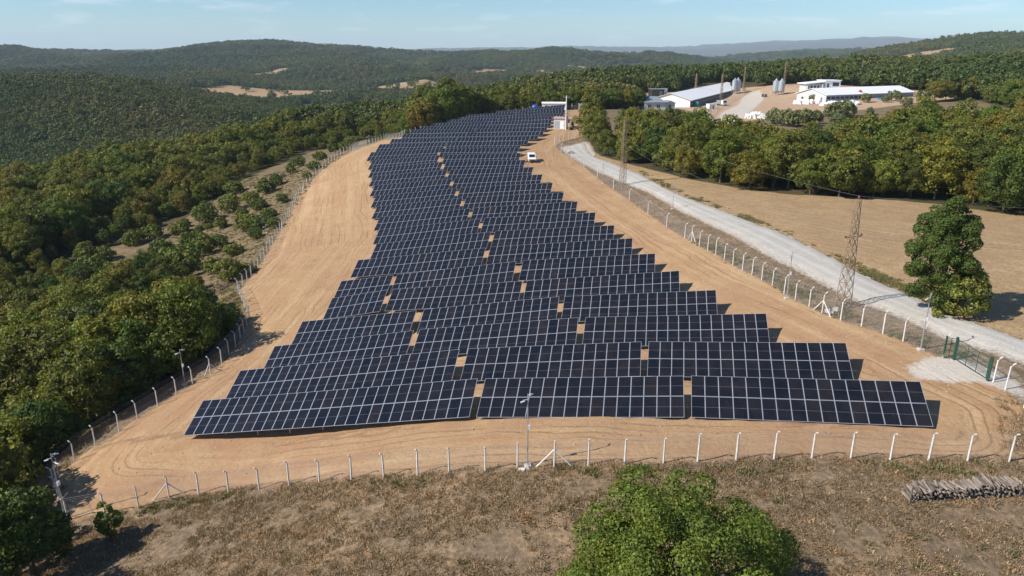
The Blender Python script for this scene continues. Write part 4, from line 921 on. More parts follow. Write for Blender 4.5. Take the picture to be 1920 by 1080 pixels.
for pxs, l in (([(1326, 226), (1345, 205), (1375, 188), (1400, 170)], 'low post fence along the left side of the farm road'),):
    pts = [G(*p) for p in pxs]; R = resample(pts, 26); base = Vector((R[0][0], R[0][1], hz(*R[0]))); r = empty('field_fence', base, l, 'fence')
    prev = None
    for q in R:
        p = Vector((q[0], q[1], hz(*q))) - base; MB().bar(p - Vector((0, 0, .3)), p + Vector((0, 0, 1.7)), 0.16, 0.16).build('post', M['concrete'], r)
        if prev is not None:
            MB().bar(prev + Vector((0, 0, 1.4)), p + Vector((0, 0, 1.4)), 0.05, 0.05).build('rail', M['woodgrey'], r); MB().bar(prev + Vector((0, 0, 0.8)), p + Vector((0, 0, 0.8)), 0.05, 0.05).build('rail', M['woodgrey'], r)
        prev = p

# ------------------------------------------------------------------ firewood stack
def woodpile():
    a, b2 = G(1706, 942), G(1990, 925); d = b2 - a; d.z = 0; L = d.length; d.normalize(); nb = Vector((-d.y, d.x, 0))
    r = empty('firewood_stack', a, 'long stack of split firewood on the dry grass before the fence', 'firewood'); ang = math.atan2(d.y, d.x)
    mats = [simple('split_wood_%d' % k, c, 0.9, var=0.35, scale=6, bump=0.3) for k, c in enumerate([(0.25, 0.21, 0.18), (0.18, 0.145, 0.12), (0.32, 0.26, 0.20), (0.13, 0.105, 0.085)])]
    logs = []
    for k in range(8):
        m = MB(); nn = rng.choice((4, 5, 6)); rr = rng.uniform(0.055, 0.085); ln = rng.uniform(1.0, 1.25)
        ang0 = rng.uniform(0, 6); prof = [(rr * rng.uniform(0.65, 1.2), ang0 + 2 * math.pi * j / nn) for j in range(nn)]
        bend = rng.uniform(-0.06, 0.06); V = []
        for t in (0, 0.5, 1): V += [(q * math.cos(w) + bend * math.sin(math.pi * t), (t - 0.5) * ln, q * math.sin(w)) for q, w in prof]
        Fc = [(i * nn + j, i * nn + (j + 1) % nn, (i + 1) * nn + (j + 1) % nn, (i + 1) * nn + j) for i in range(2) for j in range(nn)]
        m.add(V, Fc); m.add([V[j] for j in range(nn)], [tuple(range(nn - 1, -1, -1))], 1); m.add([V[2 * nn + j] for j in range(nn)], [tuple(range(nn))], 1)
        logs.append(m.mesh('log', [mats[k % 4], mats[2]]))
    nl = int(L / 0.165); cnt = 0
    for lev in range(7):
        for k in range(nl):
            x = (k + 0.5 * (lev % 2) + rng.uniform(-.25, .25)) * 0.165
            top = 5.4 + (vnoise(np.array([x * 0.7]), np.array([0.3]), 4)[0] * 4.5)
            if lev > top: continue
            p = d * x + nb * (0.55 + rng.uniform(-0.17, 0.17)); g = hz(a.x + p.x, a.y + p.y) - a.z
            if cnt < 300 and (lev >= 5 or k % 2 == lev % 2):
                cnt += 1
            link('log', rng.choice(logs), r, p + Vector((0, 0, g + 0.07 + lev * 0.135)), (rng.uniform(-.22, .22), rng.uniform(0, 6), ang + rng.uniform(-.26, .26)))
    for x in (0.0, L * 0.72):
        p = d * (x - 0.08) - nb * 0.08; g = hz(a.x + p.x, a.y + p.y) - a.z; MB().bar(p + Vector((0, 0, g - .2)), p + Vector((0.03, 0, g + 1.35)), 0.08, 0.08).build('stake', mats[1], r)
woodpile()

# ------------------------------------------------------------------ trees
def leaf_cards(C, Nn, size, rs, sx=1.0, fold=True):
    """rhombic leaf sprays at centres C facing roughly along Nn"""
    n = len(C); t = rs.normal(size=(n, 3)); Nn = Nn + rs.normal(size=(n, 3)) * 0.42; Nn /= np.linalg.norm(Nn, axis=1)[:, None] + 1e-9
    t -= (t * Nn).sum(1)[:, None] * Nn; t /= np.linalg.norm(t, axis=1)[:, None] + 1e-9; b = np.cross(Nn, t)
    s = size * rs.uniform(0.6, 1.35, (n, 1)); w = s * rs.uniform(0.55, 0.85, (n, 1)) * sx
    V = np.stack([C - t * s, C + b * w + Nn * s * 0.12, C + t * s, C - b * w + Nn * s * 0.12], 1).reshape(-1, 3)
    return V, np.arange(4 * n).reshape(n, 4)
def crown_mesh(name, seed, H, R_, z0, nclump, nleaf, lsize, mat, shape=1.0, core=0.8, clump_r=(0.22, 0.40), flat=0.85, rough=1.0):
    rs = np.random.RandomState(seed); hc = (H - z0); cz = z0 + hc * 0.52
    # uneven crown envelope: several big lobes
    lob = rs.normal(size=(7, 3)); lob /= np.linalg.norm(lob, axis=1)[:, None]; amp = rs.uniform(-0.22, 0.28, 7) * rough
    def env(dv): return 1 + (amp[None] * np.clip((dv @ lob.T), 0, 1) ** 2).sum(1)
    k_ = np.arange(nclump) + 0.5; zz_ = 1 - 1.75 * k_ / nclump; th_ = k_ * 2.39996 + rs.uniform(0, 6); q_ = np.sqrt(np.clip(1 - zz_ ** 2, 0, 1)); d = np.stack([q_ * np.cos(th_), q_ * np.sin(th_), zz_], 1) + rs.normal(size=(nclump, 3)) * 0.13; d /= np.linalg.norm(d, axis=1)[:, None]
    rad = rs.uniform(0.80 - 0.18 * rough, 0.86 + 0.14 * rough, len(d)) * env(d)
    tap = np.where(d[:, 2] > 0, 1.0, 1.0)
    cen = np.stack([d[:, 0] * rad * R_ * tap, d[:, 1] * rad * R_ * tap, cz + d[:, 2] * rad * hc * 0.47 * shape], 1)
    cr = rs.uniform(*clump_r, len(d)) * R_
    cid = rs.choice(len(d), nleaf, p=cr ** 2 / (cr ** 2).sum())
    ld = rs.normal(size=(nleaf, 3)) + d[cid] * 0.75 + np.array([0, 0, 0.25]); ld /= np.linalg.norm(ld, axis=1)[:, None]
    C = cen[cid] + ld * (cr[cid] * rs.uniform(0.45, 1.06, nleaf) ** 0.5)[:, None] * np.array([1, 1, flat])
    V, Fq = leaf_cards(C, ld, lsize, rs)
    if core:   # inner leafy masses, hidden behind the outer leaves
        nb = nclump; CV, CF = [], []
        base = np.array([[0, 0, 1], [1, 0, 0], [0, 1, 0], [-1, 0, 0], [0, -1, 0], [0, 0, -1]], float)
        quad = np.array([[0, 1, 2, 2], [0, 2, 3, 3], [0, 3, 4, 4], [0, 4, 1, 1], [5, 2, 1, 1], [5, 3, 2, 2], [5, 4, 3, 3], [5, 1, 4, 4]])
        o = len(V)
        for k in range(len(cen)):
            CV.append(cen[k] * np.array([0.9, 0.9, 1]) + base * cr[k] * core * 0.6 * rs.uniform(0.8, 1.1, (6, 1)))
            CF.append(quad + o + 6 * k)
        tri = np.concatenate(CF)
        V = np.concatenate([V] + CV)
        # octahedra written as kites: use triangles split into degenerate-free quads
        me = bpy.data.meshes.new(name); faces = [tuple(f) for f in Fq.tolist()] + [tuple(f[:3]) for f in tri.tolist()]
        me.from_pydata(V.tolist(), [], faces); me.materials.append(mat); me.update(); return me
    return np_mesh(name, V, Fq, mat)
def trunk_mesh(name, seed, H, z0, R_, r0, mat):
    rg = random.Random(seed); m = MB(); top = Vector((rg.uniform(-.4, .4), rg.uniform(-.4, .4), H * 0.75))
    m.tube([(0, 0, -0.5), (0, 0, 0.1), top * 0.4 + Vector((rg.uniform(-.1, .1), 0, 0)), top], [r0 * 1.5, r0 * 1.1, r0 * 0.75, r0 * 0.25], 8)
    for k in range(6):
        a = k * 1.05 + rg.uniform(-.3, .3); t = rg.uniform(0.3, 0.75); s = top * t; e = s + Vector((math.cos(a), math.sin(a), rg.uniform(0.5, 0.9))) * R_ * rg.uniform(0.55, 0.8)
        md = s.lerp(e, 0.5) + Vector((0, 0, 0.25)); m.tube([s, md, e], [r0 * 0.45, r0 * 0.3, r0 * 0.12], 6)
    return m.mesh(name, mat)
VAR = []
for k, (H, R_, z0) in enumerate([(9.2, 3.5, 0.2), (8.4, 3.2, 0.1), (10.0, 3.3, 0.4), (7.6, 3.4, 0.0), (9.6, 3.9, 0.3), (8.8, 2.8, 0.3), (7.2, 2.9, 0.0)]):
    VAR.append((crown_mesh('crown', 100 + k, H, R_, z0, 62, 5600, 0.165, M['tintoak']), trunk_mesh('trunk', 200 + k, H, z0, R_, 0.17, M['bark']), H, R_))
LOWV = [crown_mesh('far_crown', 300 + k, H, R_, 0.2, 22, 300, 0.55, M['faroak'], clump_r=(0.28, 0.46)) for k, (H, R_) in enumerate([(8.6, 3.7), (7.6, 3.9), (9.6, 3.5), (7.0, 3.6), (9.0, 4.1)])]
MIDV = [crown_mesh('wood_crown', 330 + k, H, R_, 0.3, 44, 1700, 0.28, M['oak'], clump_r=(0.24, 0.42)) for k, (H, R_) in enumerate([(9.0, 3.6), (8.0, 3.4), (9.8, 3.5), (7.2, 3.5), (8.8, 4.0)])]

def gn_scatter(name, meshes, P, S, rotz, label, seed=0, tilt=None, squash=None):
    """one stuff object that scatters the given meshes on its points"""
    src = bpy.data.collections.new(name + '_shapes')
    for k, me in enumerate(meshes): src.objects.link(bpy.data.objects.new('%s_shape_%02d' % (name, k), me))
    me = bpy.data.meshes.new(name); me.vertices.add(len(P)); me.vertices.foreach_set('co', np.asarray(P, np.float32).ravel())
    a = me.attributes.new('size', 'FLOAT_VECTOR', 'POINT'); a.data.foreach_set('vector', np.asarray(S, np.float32).ravel())
    a = me.attributes.new('turn', 'FLOAT_VECTOR', 'POINT'); a.data.foreach_set('vector', np.stack([np.zeros(len(P)), np.zeros(len(P)), rotz], 1).astype(np.float32).ravel())
    a = me.attributes.new('pick', 'INT', 'POINT'); a.data.foreach_set('value', np.random.RandomState(seed).randint(0, len(meshes), len(P)).astype(np.int32))
    o = link(name, me); tag(o, label, kind='stuff')
    ng = bpy.data.node_groups.new(name + '_nodes', 'GeometryNodeTree')
    ng.interface.new_socket('Geometry', in_out='INPUT', socket_type='NodeSocketGeometry'); ng.interface.new_socket('Geometry', in_out='OUTPUT', socket_type='NodeSocketGeometry')
    nd, lk = ng.nodes, ng.links
    gi, go = nd.new('NodeGroupInput'), nd.new('NodeGroupOutput'); m2p = nd.new('GeometryNodeMeshToPoints'); ins = nd.new('GeometryNodeInstanceOnPoints')
    ci = nd.new('GeometryNodeCollectionInfo'); ci.inputs['Collection'].default_value = src; ci.inputs['Separate Children'].default_value = True; ci.inputs['Reset Children'].default_value = True
    def attr(nm, t):
        n = nd.new('GeometryNodeInputNamedAttribute'); n.data_type = t; n.inputs['Name'].default_value = nm; return n.outputs['Attribute']
    e2r = nd.new('FunctionNodeEulerToRotation'); lk.new(attr('turn', 'FLOAT_VECTOR'), e2r.inputs[0])
    lk.new(gi.outputs[0], m2p.inputs['Mesh']); lk.new(m2p.outputs[0], ins.inputs['Points']); lk.new(ci.outputs[0], ins.inputs['Instance'])
    ins.inputs['Pick Instance'].default_value = True; lk.new(attr('pick', 'INT'), ins.inputs['Instance Index'])
    lk.new(e2r.outputs[0], ins.inputs['Rotation']); lk.new(attr('size', 'FLOAT_VECTOR'), ins.inputs['Scale']); lk.new(ins.outputs[0], go.inputs[0])
    md = o.modifiers.new('scatter', 'NODES'); md.node_group = ng
    return o

# where woods grow near the site
FARMCLEAR = YARD
SHEDS = [[(A1.x - 24, A1.y - 8), (A1.x + 8, A1.y - 10), (B1.x + 8, B1.y), (B1.x - 24, B1.y + 14)], [(A2.x - 14, A2.y - 6), (A2.x + 4, A2.y - 10), (B2.x + 8, B2.y - 6), (B2.x - 8, B2.y + 26)]]
def wood_ok(x, y):
    ok = np.ones(len(x), bool)
    for poly, mg in ((COMPOUND, 3.0), (FIELD, 0.5), (ROADPOLY, 2.5), (GRASSFRONT, 0.0), (SCRUB, 1.0), (YARD, 1.0), (SHEDS[0], 3), (SHEDS[1], 3)):
        d, _ = polydist(x, y, poly); ok &= ~(inpoly(x, y, poly) | (d < mg))
    btw = [(p.x, p.y) for p in RIGHT_B] + [(p.x, p.y) for p in ROAD_L[4:][::-1]]; ok &= ~inpoly(x, y, btw)
    ok &= ~((x > -30) & (x < 60) & (y < 45)) & ~((x > 20) & (y < 120) & (x < 200) & (x * 0.0 + y < 60))
    ok &= ~inpoly(x, y, [(26, 205), (60, 215), (66, 270), (60, 325), (20, 312), (26, 296)]) | ((x > 34 + (y - 205) * 0.05) & (y < 232))
    d, _ = polydist(x, y, [(p.x, p.y) for p in LEFT[:15]], False); ok &= ~((d < 6.0) & (x < -20))
    # open brown slope in front of the second shed
    ok &= ~inpoly(x, y, HILLSIDE)
    return ok
cs = 4.7; gx, gy = np.meshgrid(np.arange(-430, 430, cs), np.arange(32, 560, cs)); gx = gx.ravel() + nr.uniform(-.45, .45, gx.size) * cs; gy = gy.ravel() + nr.uniform(-.45, .45, gy.size) * cs
k = np.abs(gx) < 0.80 * gy + 22; gx, gy = gx[k], gy[k]; k = wood_ok(gx, gy); gx, gy = gx[k], gy[k]
gzz = hgt(gx, gy)
LINE = np.array([(1120, 150), (1140, 188), (1180, 188), (1205, 203), (1260, 208), (1300, 218), (1340, 234), (1400, 236), (1440, 232), (1480, 250), (1560, 246), (1640, 226), (1700, 206), (1730, 150)])
_z = gzz + 8.2; _d = gy * CP - (_z - CAMZ) * SP; _px = 960 + F_PX * gx / _d; _py = 540 - F_PX * (gy * SP + (_z - CAMZ) * CP) / _d
k = ~((gy < 330) & (_px > 1120) & (_px < 1730) & (_py < np.interp(_px, LINE[:, 0], LINE[:, 1]))); gx, gy, gzz = gx[k], gy[k], gzz[k]
ssz = (0.58 + 0.66 * nr.rand(len(gx)) ** 0.75) * (1 + 0.25 * vnoise(gx / 25, gy / 25, 61)) * np.where(gx < -20, 1.0, 1.04)
# taller dark stand at the left edge of the array, older oaks at the lower left
_sd, _ = polydist(gx, gy, [(-66, 232), (-54, 258), (-44, 276), (-32, 292)], False); _sc, _ = polydist(gx, gy, SCRUB); ssz *= np.where((gy > 100) & (gx < 0) & (gx > -110), 0.50 + 0.5 * sstep(4, 26, _sc), 1.0); ssz *= 1 + 0.34 * sstep(26, 6, _sd) + 0.10 * np.exp(-(((gx + 55) / 14) ** 2 + ((gy - 98) / 14) ** 2))
depth = gy * CP - (gzz - CAMZ) * SP; ppx = 960 + F_PX * gx / depth
zt = gzz + 8.5 * ssz; dt = gy * CP - (zt - CAMZ) * SP; ppy = 540 - F_PX * (gy * SP + (zt - CAMZ) * CP) / dt
inview = (ppx > -30) & (ppx < 1950) & (ppy < 1090) & (ppy > 60)
# how much of each tree top clears the trees in front of it
bins = np.clip(((ppx + 60) / 12).astype(int), 0, 179); order = np.argsort(depth); sky_ = np.full(180, 2000.0); shows = np.zeros(len(gx))
for i in order:
    b = bins[i]; hpx = F_PX * 8.5 * ssz[i] / depth[i]; wb = max(1, int(F_PX * 2.6 * ssz[i] / depth[i] / 12))
    sl = slice(max(b - wb, 0), b + wb + 1); vis = min(hpx, max(0.0, float(np.mean(sky_[sl])) - ppy[i])); shows[i] = vis * F_PX * 6 / depth[i]
    sky_[sl] = np.minimum(sky_[sl], ppy[i] + hpx * 0.15)
score = np.where(inview, shows, -1); pick = np.argsort(-score)[:300]; picked = np.zeros(len(gx), bool); picked[pick] = True; picked &= score > 0
TINTS = [('dark green', (0.060, 0.086, 0.014), 0.22), ('green', (0.100, 0.126, 0.018), 0.34), ('olive', (0.145, 0.146, 0.022), 0.30), ('yellowish', (0.165, 0.148, 0.025), 0.09), ('rusty brown', (0.165, 0.105, 0.032), 0.05)]
NUMS = ORD[:20] + ['twenty-first', 'twenty-second', 'twenty-third', 'twenty-fourth', 'twenty-fifth', 'twenty-sixth', 'twenty-seventh', 'twenty-eighth', 'twenty-ninth', 'thirtieth'] + ['thirty-' + o for o in ORD[:9]] + ['fortieth'] + ['forty-' + o for o in ORD[:9]] + ['fiftieth'] + ['fifty-' + o for o in ORD[:9]]
zones = {}
pat = vnoise(gx / 18, gy / 18, 66)
for i in np.where(picked)[0]:
    if gx[i] < -20 and gy[i] < 80: zn = ('in the wood below the front left fence', 'oaks below the front left fence')
    elif gx[i] < -20 and gy[i] < 125: zn = ('in the lower left wood', 'oaks of the lower left wood')
    elif gx[i] < 0 and gy[i] < 190: zn = ('on the slope beyond the scrub strip', 'oaks beyond the scrub strip')
    elif gx[i] < 0 and gy[i] < 300: zn = ('in the tall stand left of the array', 'oaks at the far left of the array')
    elif gx[i] < 30: zn = ('behind the far end of the array', 'oaks behind the array')
    elif gy[i] > 235: zn = ('around the farm sheds', 'oaks round the farm')
    elif gx[i] < 75: zn = ('beyond the bend of the gravel road', 'oaks beyond the road bend')
    else: zn = ('beyond the stubble field', 'oaks beyond the stubble field')
    q = rng.random() * 0.75 + (0.5 + float(pat[i])) * 0.25; acc = 0.0
    for tn, tcv, w in TINTS:
        acc += w
        if q <= acc: break
    zones.setdefault((zn, tn), []).append((float(ppx[i]), int(i), tcv))
for (zn, tn), items in zones.items():
    items.sort()
    for rank, (_, i, tcv) in enumerate(items):
        v = VAR[rng.randrange(len(VAR))]; s = float(ssz[i])
        lab = '%s oak %s' % (tn, zn[0]) + (', %s from left' % NUMS[min(rank, 58)] if len(items) > 1 else '')
        r = empty('oak_tree', (gx[i], gy[i], gzz[i]), lab, 'tree', zn[1]); r.rotation_euler.z = rng.uniform(0, 6.28); r.scale = (s * rng.uniform(.92, 1.1), s * rng.uniform(.92, 1.1), s)
        c = link('crown', v[0], r); c.color = tuple(a * rng.uniform(0.88, 1.14) for a in tcv) + (1,); link('trunk', v[1], r)
rest = ~picked
S3 = np.stack([ssz, ssz, ssz], 1)
nearf = rest & (gy < 330); farf = rest & (gy >= 330)
gn_scatter('woodland', MIDV, np.stack([gx, gy, gzz], 1)[nearf], S3[nearf], nr.uniform(0, 6.28, nearf.sum()), 'closed canopy of oak wood covering the slopes round the site', 1)
# hills
us, vs = np.meshgrid(np.arange(-0.92, 0.92, 0.0066), np.arange(math.log(545), math.log(5200), 0.0066)); us = us.ravel() + nr.uniform(-.003, .003, us.size); vs = vs.ravel() + nr.uniform(-.003, .003, vs.size)
fy = np.exp(vs); fx = us * fy; keep = ((farfield(fx, fy) < 0.35) & (vnoise(fx / 70, fy / 110, 91) + 0.4 * vnoise(fx / 25, fy / 35, 92) < 0.40)) | (nr.rand(len(fx)) < 0.04); fx, fy, us = fx[keep], fy[keep], us[keep]
fz = hgt(fx, fy); ang = (fz + 14 - CAMZ) / fy; ub = np.clip(((us + 0.93) / 0.006).astype(int), 0, 319); o_ = np.argsort(fy); hor = np.full(320, -9.0); seen = np.zeros(len(fx), bool)
for i in o_:
    b = ub[i]; e = (fz[i] - CAMZ) / fy[i]; seen[i] = ang[i] + 6.0 / fy[i] > hor[b]; hor[b] = max(hor[b], e)
fx, fy, fz = fx[seen], fy[seen], fz[seen]
fs = np.maximum(0.9, fy * 0.0066 / 6.0) * nr.uniform(0.55, 1.35, len(fx)) * (1 + 0.7 * vnoise(fx / 90, fy / 120, 63)); fh = np.clip(fs, 0.8, 1.7) * nr.uniform(0.8, 1.15, len(fx))
PP = np.concatenate([np.stack([fx, fy, fz - 0.3], 1), np.stack([gx, gy, gzz], 1)[farf]]); SS = np.concatenate([np.stack([fs, fs, fh], 1), S3[farf]])
gn_scatter('forest', LOWV, PP, SS, nr.uniform(0, 6.28, len(PP)), 'far-off forest covering the valley hills', 2)

def big_tree(name, base, H, R_, z0, nclump, nleaf, lsize, mat, label, seed, shape=1.0, cr=(0.20, 0.36), flat=0.85, rz=0.0, group=None, rough=1.0):
    r = empty(name, base, label, 'tree', group); r.rotation_euler.z = rz
    link('crown', crown_mesh('crown', seed, H, R_, z0, nclump, nleaf, lsize, mat, shape, 0.7, cr, flat, rough), r); link('trunk', trunk_mesh('trunk', seed + 1, H, z0, R_, 0.02 * H + 0.05, M['bark']), r); return r
# near oak at the bottom edge
bx, by = 7.6, 29.0; big_tree('oak_tree', Vector((bx, by, hz(bx, by))), 10.8, 5.3, 1.4, 150, 80000, 0.072, M['freshoak'], 'large bright green oak in the near foreground at the bottom edge', 41, 1.05, (0.12, 0.26), rough=1.6)
# lone tree by the road
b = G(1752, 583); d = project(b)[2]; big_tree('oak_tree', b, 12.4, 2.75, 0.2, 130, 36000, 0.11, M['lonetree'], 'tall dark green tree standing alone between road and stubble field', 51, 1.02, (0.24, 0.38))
b = G(1797, 592); big_tree('oak_tree', b, 5.6, 2.4, 0.2, 50, 5200, 0.14, M['shrub'], 'smaller olive tree tucked against the lone dark tree', 57, 1.0, (0.25, 0.4))
b = G(1632, 150); b = Vector((b.x, b.y + 22, 0)); b.z = hz(b.x, b.y); big_tree('oak_tree', b, 15.0, 6.6, 0.6, 70, 3000, 0.5, M['lonetree'], 'big round dark tree standing beside a tower behind the second shed', 61, 1.0, (0.25, 0.4))
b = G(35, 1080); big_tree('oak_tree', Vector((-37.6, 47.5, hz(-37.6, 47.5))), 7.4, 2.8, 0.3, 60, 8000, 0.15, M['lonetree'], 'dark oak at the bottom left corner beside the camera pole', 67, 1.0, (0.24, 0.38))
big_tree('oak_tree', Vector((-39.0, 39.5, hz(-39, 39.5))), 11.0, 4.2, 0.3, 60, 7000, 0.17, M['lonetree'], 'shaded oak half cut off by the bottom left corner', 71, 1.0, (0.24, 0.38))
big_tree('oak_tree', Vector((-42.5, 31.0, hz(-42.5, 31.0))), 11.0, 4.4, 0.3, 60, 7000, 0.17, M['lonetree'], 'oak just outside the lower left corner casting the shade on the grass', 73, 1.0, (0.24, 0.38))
big_tree('shrub', G(208, 1015), 3.2, 0.9, 0.1, 22, 1600, 0.10, M['freshoak'], 'slim young green tree on the fence line in the shade', 77, 1.2, (0.3, 0.5))['category'] = 'shrub'
big_tree('oak_tree', G(1108, 205), 6.0, 3.0, 0.2, 40, 1800, 0.3, M['shrub'], 'round tree at the far fence corner behind the kiosk', 79)

# bushes of the scrub strip, willow shrubs by the farm, weeds along the fences
BV = [crown_mesh('foliage', 400 + k, H, R_, 0.0, 34, 1500, 0.16, M['shrub'], 1.05, 0.7, (0.26, 0.44), 0.9) for k, (H, R_) in enumerate([(2.6, 1.7), (3.4, 1.9), (2.0, 1.6), (3.0, 1.5)])]
STEM = trunk_mesh('stem', 9, 2.4, 0, 1.2, 0.06, M['bark'])
BUSHES = [(465,505,1.0),(440,470,1.1),(385,470,1.5),(300,470,1.3),(340,430,1.2),(415,420,1.0),(460,425,1.35),(490,420,1.3),(505,400,1.0),(430,390,1.4),(470,370,1.2),(385,410,1.5),(500,355,1.5),(520,340,0.9),(545,318,0.9),(560,305,1.1),(600,292,1.2),(625,280,1.3),(320,500,1.6),(170,520,1.7),(165,485,1.5),(200,480,1.2),(250,450,1.5),(290,440,1.3),(350,500,1.7),(430,520,1.2),(355,460,1.2),(400,505,1.1),(395,620,1.4),(425,610,1.2),(410,600,1.3),(380,590,1.6),(455,400,0.9),(485,385,1.2),(440,355,1.4),(530,372,0.8),(415,455,0.9),(480,440,0.8),(370,440,1.0),(515,420,0.7),(575,325,0.8),(590,310,1.0),(640,275,1.3),(660,268,1.4)] + [(round(300 + 7.1 * k + 9 * math.sin(k * 2.3)), round(478 - 7.0 * k + 26 * math.sin(k * 1.7)), 0.5 + 0.3 * abs(math.sin(k * 3.1))) for k in range(14)]
BUSHES.sort(key=lambda t: -t[1])
for k, (px, py, s) in enumerate(BUSHES):
    p = G(px, py + 8); r = empty('bush', p, 'leafy green bush on the brown scrub strip, %s counted from the front' % NUMS[k], 'bush', 'bushes on the scrub strip'); r.rotation_euler.z = rng.uniform(0, 6.28); r.scale = (s, s, s * rng.uniform(0.85, 1.15))
    link('foliage', BV[k % 4], r); link('stem', STEM, r)
WV = [crown_mesh('foliage', 420 + k, 5.0, 2.6, 0.0, 40, 1100, 0.32, M['willow'], 1.0, 0.7, (0.24, 0.42)) for k in range(2)]
for k, (px, py, s) in enumerate(sorted([(1452,232,1.1),(1470,236,1.2),(1490,238,1.15),(1510,236,1.2),(1528,232,1.0),(1560,225,1.3),(1578,222,1.35),(1590,218,1.1),(1624,192,0.8),(1678,190,1.0),(1570,232,0.8),(1630,215,0.6),(1700,200,0.8),(1660,192,0.6),(1524,190,0.7)])):
    p = G(px, py); r = empty('willow_shrub', p, 'grey-green willow shrub before the second shed, %s from the left' % NUMS[k], 'shrub', 'willow shrubs below the second shed'); r.rotation_euler.z = rng.uniform(0, 6.28); r.scale = (s, s, s)
    link('foliage', WV[k % 2], r); link('stem', STEM, r)

def tuft(seed, n, h, w, mat):
    rs = np.random.RandomState(seed); a = rs.uniform(0, 6.28, n); q = rs.uniform(0, w, n); c = np.stack([q * np.cos(a), q * np.sin(a), np.zeros(n)], 1)
    lean = np.stack([np.cos(a) * 0.5, np.sin(a) * 0.5, np.ones(n)], 1) + rs.normal(size=(n, 3)) * 0.35; lean[:, 2] = np.abs(lean[:, 2]) * 0.7 + 0.15
    L = h * rs.uniform(0.4, 1.1, (n, 1)); side = np.cross(lean, rs.normal(size=(n, 3))); side /= np.linalg.norm(side, axis=1)[:, None]; bw = 0.028 * rs.uniform(0.6, 1.5, (n, 1))
    V = np.stack([c - side * bw, c + side * bw, c + lean * L * 0.6 + side * bw * 0.8, c + lean * L], 1).reshape(-1, 3)
    return np_mesh('tuft', V, np.arange(4 * n).reshape(n, 4), mat)
TD = [tuft(500 + k, 26, 0.17, 0.34, M['dry']) for k in range(4)]; TW = [tuft(520 + k, 46, 0.30, 0.36, M['weed']) for k in range(3)]
n = 60000; tx = nr.uniform(-48, 60, n); ty = nr.uniform(26, 56, n); k = inpoly(tx, ty, GRASSFRONT); tx, ty = tx[k], ty[k]
den = 1.2 * vnoise(tx / 5.5, ty / 1.5, 71) + 0.6 * vnoise(tx / 0.9, ty / 0.9, 72); k = den > -0.16 - 0.25 * nr.rand(len(tx)); tx, ty = tx[k], ty[k]
ts = nr.uniform(0.35, 1.25, len(tx)) ; gn_scatter('dry_grass', TD, np.stack([tx, ty, hgt(tx, ty) - 0.03], 1), np.stack([ts] * 3, 1), nr.uniform(0, 6.28, len(tx)), 'dry brown grass and stalks covering the ground before the fence', 3)
wx, wy = [], []
def along(pts, per, spread, off):
    R = resample(pts, 400)
    for q in R:
        for _ in range(per):
            if rng.random() < 0.5 + vnoise(np.array([q[0] / 4]), np.array([q[1] / 4]), 77)[0] * 1.6 - 0.28: wx.append(q[0] + rng.gauss(off[0], spread)); wy.append(q[1] + rng.gauss(off[1], spread))
along(FRONT, 2, 0.6, (0, -1.1)); along(RIGHT_B[:20], 4, 0.8, (1.4, 0.6)); along(ROAD_R[:12], 5, 0.55, (0.9, 0.6)); along(ROAD_R[:6], 4, 0.7, (1.2, 0.8)); along(LEFT[:20], 5, 1.6, (-3, 0))
for _ in range(9000):
    x, y = rng.uniform(-85, -33), rng.uniform(95, 235)
    if inpoly(np.array([x]), np.array([y]), SCRUB)[0]: wx.append(x); wy.append(y)
for _ in range(350): wx.append(rng.uniform(-30, 45)); wy.append(rng.uniform(28, 44))
wx, wy = np.array(wx), np.array(wy); k = ~inpoly(wx, wy, ROADPOLY); wx, wy = wx[k], wy[k]; ws = nr.uniform(0.45, 1.3, len(wx))
gn_scatter('weeds', TW + TD[:2], np.stack([wx, wy, hgt(wx, wy) - 0.02], 1), np.stack([ws] * 3, 1), nr.uniform(0, 6.28, len(wx)), 'green and dry weeds growing along fences and road verge', 4)

# uprooted stumps and earth heaped beside the left fence
def root_heap(px, py, w, h, label):
    b = G(px, py); r = empty('root_heap', b, label, 'root heap', 'heaps of uprooted stumps'); rs = np.random.RandomState(int(px)); n, k = 20, 14
    V, Fc = [], []
    for i in range(n):
        for j in range(k):
            u, v = (i / (n - 1) - 0.5) * 2, (j / (k - 1) - 0.5) * 2; q = max(0, 1 - u * u) * max(0, 1 - v * v); x, y = u * w / 2, v * w * 0.3
            V.append((x, y, hz(b.x + x, b.y + y) - b.z - 0.06 + h * q ** 0.6 * (0.65 + rs.uniform(-.3, .4))))
    Fc = [(i * k + j, (i + 1) * k + j, (i + 1) * k + j + 1, i * k + j + 1) for i in range(n - 1) for j in range(k - 1)]
    MB().add(V, Fc).build('earth_mound', M['soilheap'], r)
    for q in range(70):
        c = Vector(V[rs.randint(len(V))]); a = rs.uniform(0, 6.28); L = rs.uniform(0.4, 1.3); m1 = c + Vector((math.cos(a), math.sin(a), rs.uniform(0.1, 1.0))) * L * 0.5; e = m1 + Vector((math.cos(a + .8), math.sin(a + .8), rs.uniform(-.4, .7))) * L * 0.5
        MB().tube([c, m1, e], [0.07, 0.05, 0.02], 5).build('root', M['rootwood'], r)
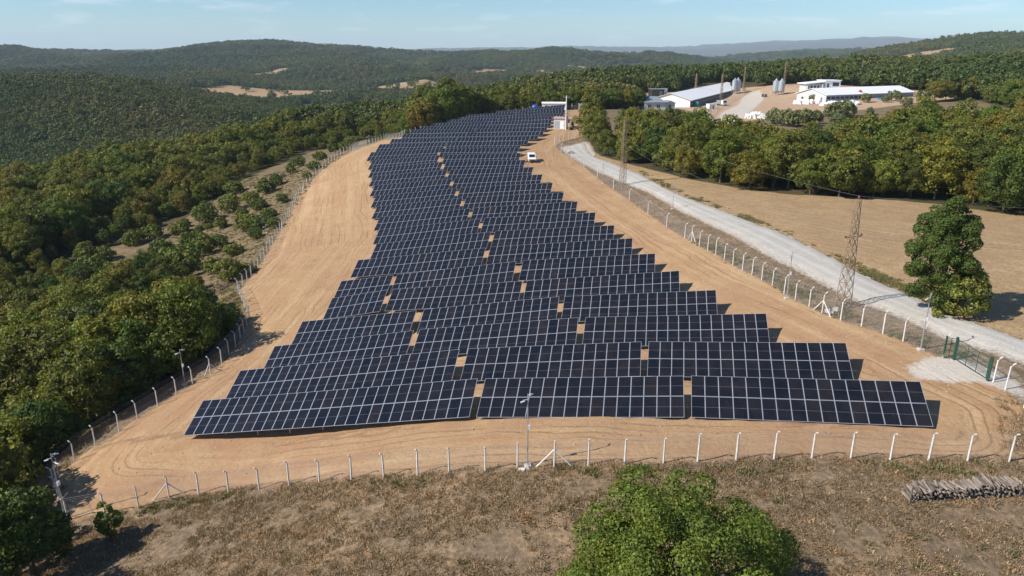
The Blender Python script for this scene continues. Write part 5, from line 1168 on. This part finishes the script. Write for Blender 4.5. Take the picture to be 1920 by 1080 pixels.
M['soilheap'] = simple('turned_earth', (0.20, 0.13, 0.085), 0.95, var=0.4, scale=2, bump=0.6)
root_heap(430, 512, 6.0, 1.5, 'brown heap of uprooted stumps beside the kink of the left fence')
root_heap(512, 338, 8.0, 1.8, 'grey heap of roots and branches on the scrub farther up the fence')
root_heap(405, 545, 4.0, 0.9, 'low earth heap in the shade below the left fence kink')
# stones scattered over the bare soil
SM = []
for k in range(4):
    rg = random.Random(k); V = [Vector((sx * rg.uniform(.6, 1.1), sy * rg.uniform(.6, 1.1), sz * rg.uniform(.4, .8))) * 0.5 for sx in (-1, 1) for sy in (-1, 1) for sz in (-1, 1)]
    SM.append(MB().add(V, [(0, 1, 3, 2), (4, 6, 7, 5), (0, 4, 5, 1), (2, 3, 7, 6), (0, 2, 6, 4), (1, 5, 7, 3)]).mesh('stone', M['stone']))
n = 22000; sx_, sy_ = nr.uniform(-58, 62, n), nr.uniform(40, 230, n); k = inpoly(sx_, sy_, COMPOUND); sx_, sy_ = sx_[k], sy_[k]
d, _ = polydist(sx_, sy_, HULL); k = (nr.rand(len(sx_)) < np.exp(-d / 3.0) * 0.7 + 0.16); sx_, sy_ = sx_[k], sy_[k]; ss = nr.uniform(0.04, 0.22, len(sx_)) ** 1.2
gn_scatter('loose_stones', SM, np.stack([sx_, sy_, hgt(sx_, sy_)], 1), np.stack([ss] * 3, 1), nr.uniform(0, 6.28, len(sx_)), 'loose stones and clods on the bare soil', 5)

# ------------------------------------------------------------------ haze in the air
def haze():
    m = bpy.data.materials.new('air'); m.use_nodes = True; ns, ls = m.node_tree.nodes, m.node_tree.links; ns.remove(ns['Principled BSDF'])
    v = ns.new('ShaderNodeVolumePrincipled'); v.inputs['Density'].default_value = 0.000056; v.inputs['Color'].default_value = (0.66, 0.83, 1.0, 1); v.inputs['Anisotropy'].default_value = 0.0
    ls.new(v.outputs[0], ns['Material Output'].inputs['Volume'])
    o = MB().box((0, 10400, (ZLO + ZHI) / 2), (44000, 21400, ZHI - ZLO)).build('haze', m); tag(o, 'thin blue haze filling the air over the valley', kind='stuff')
haze()
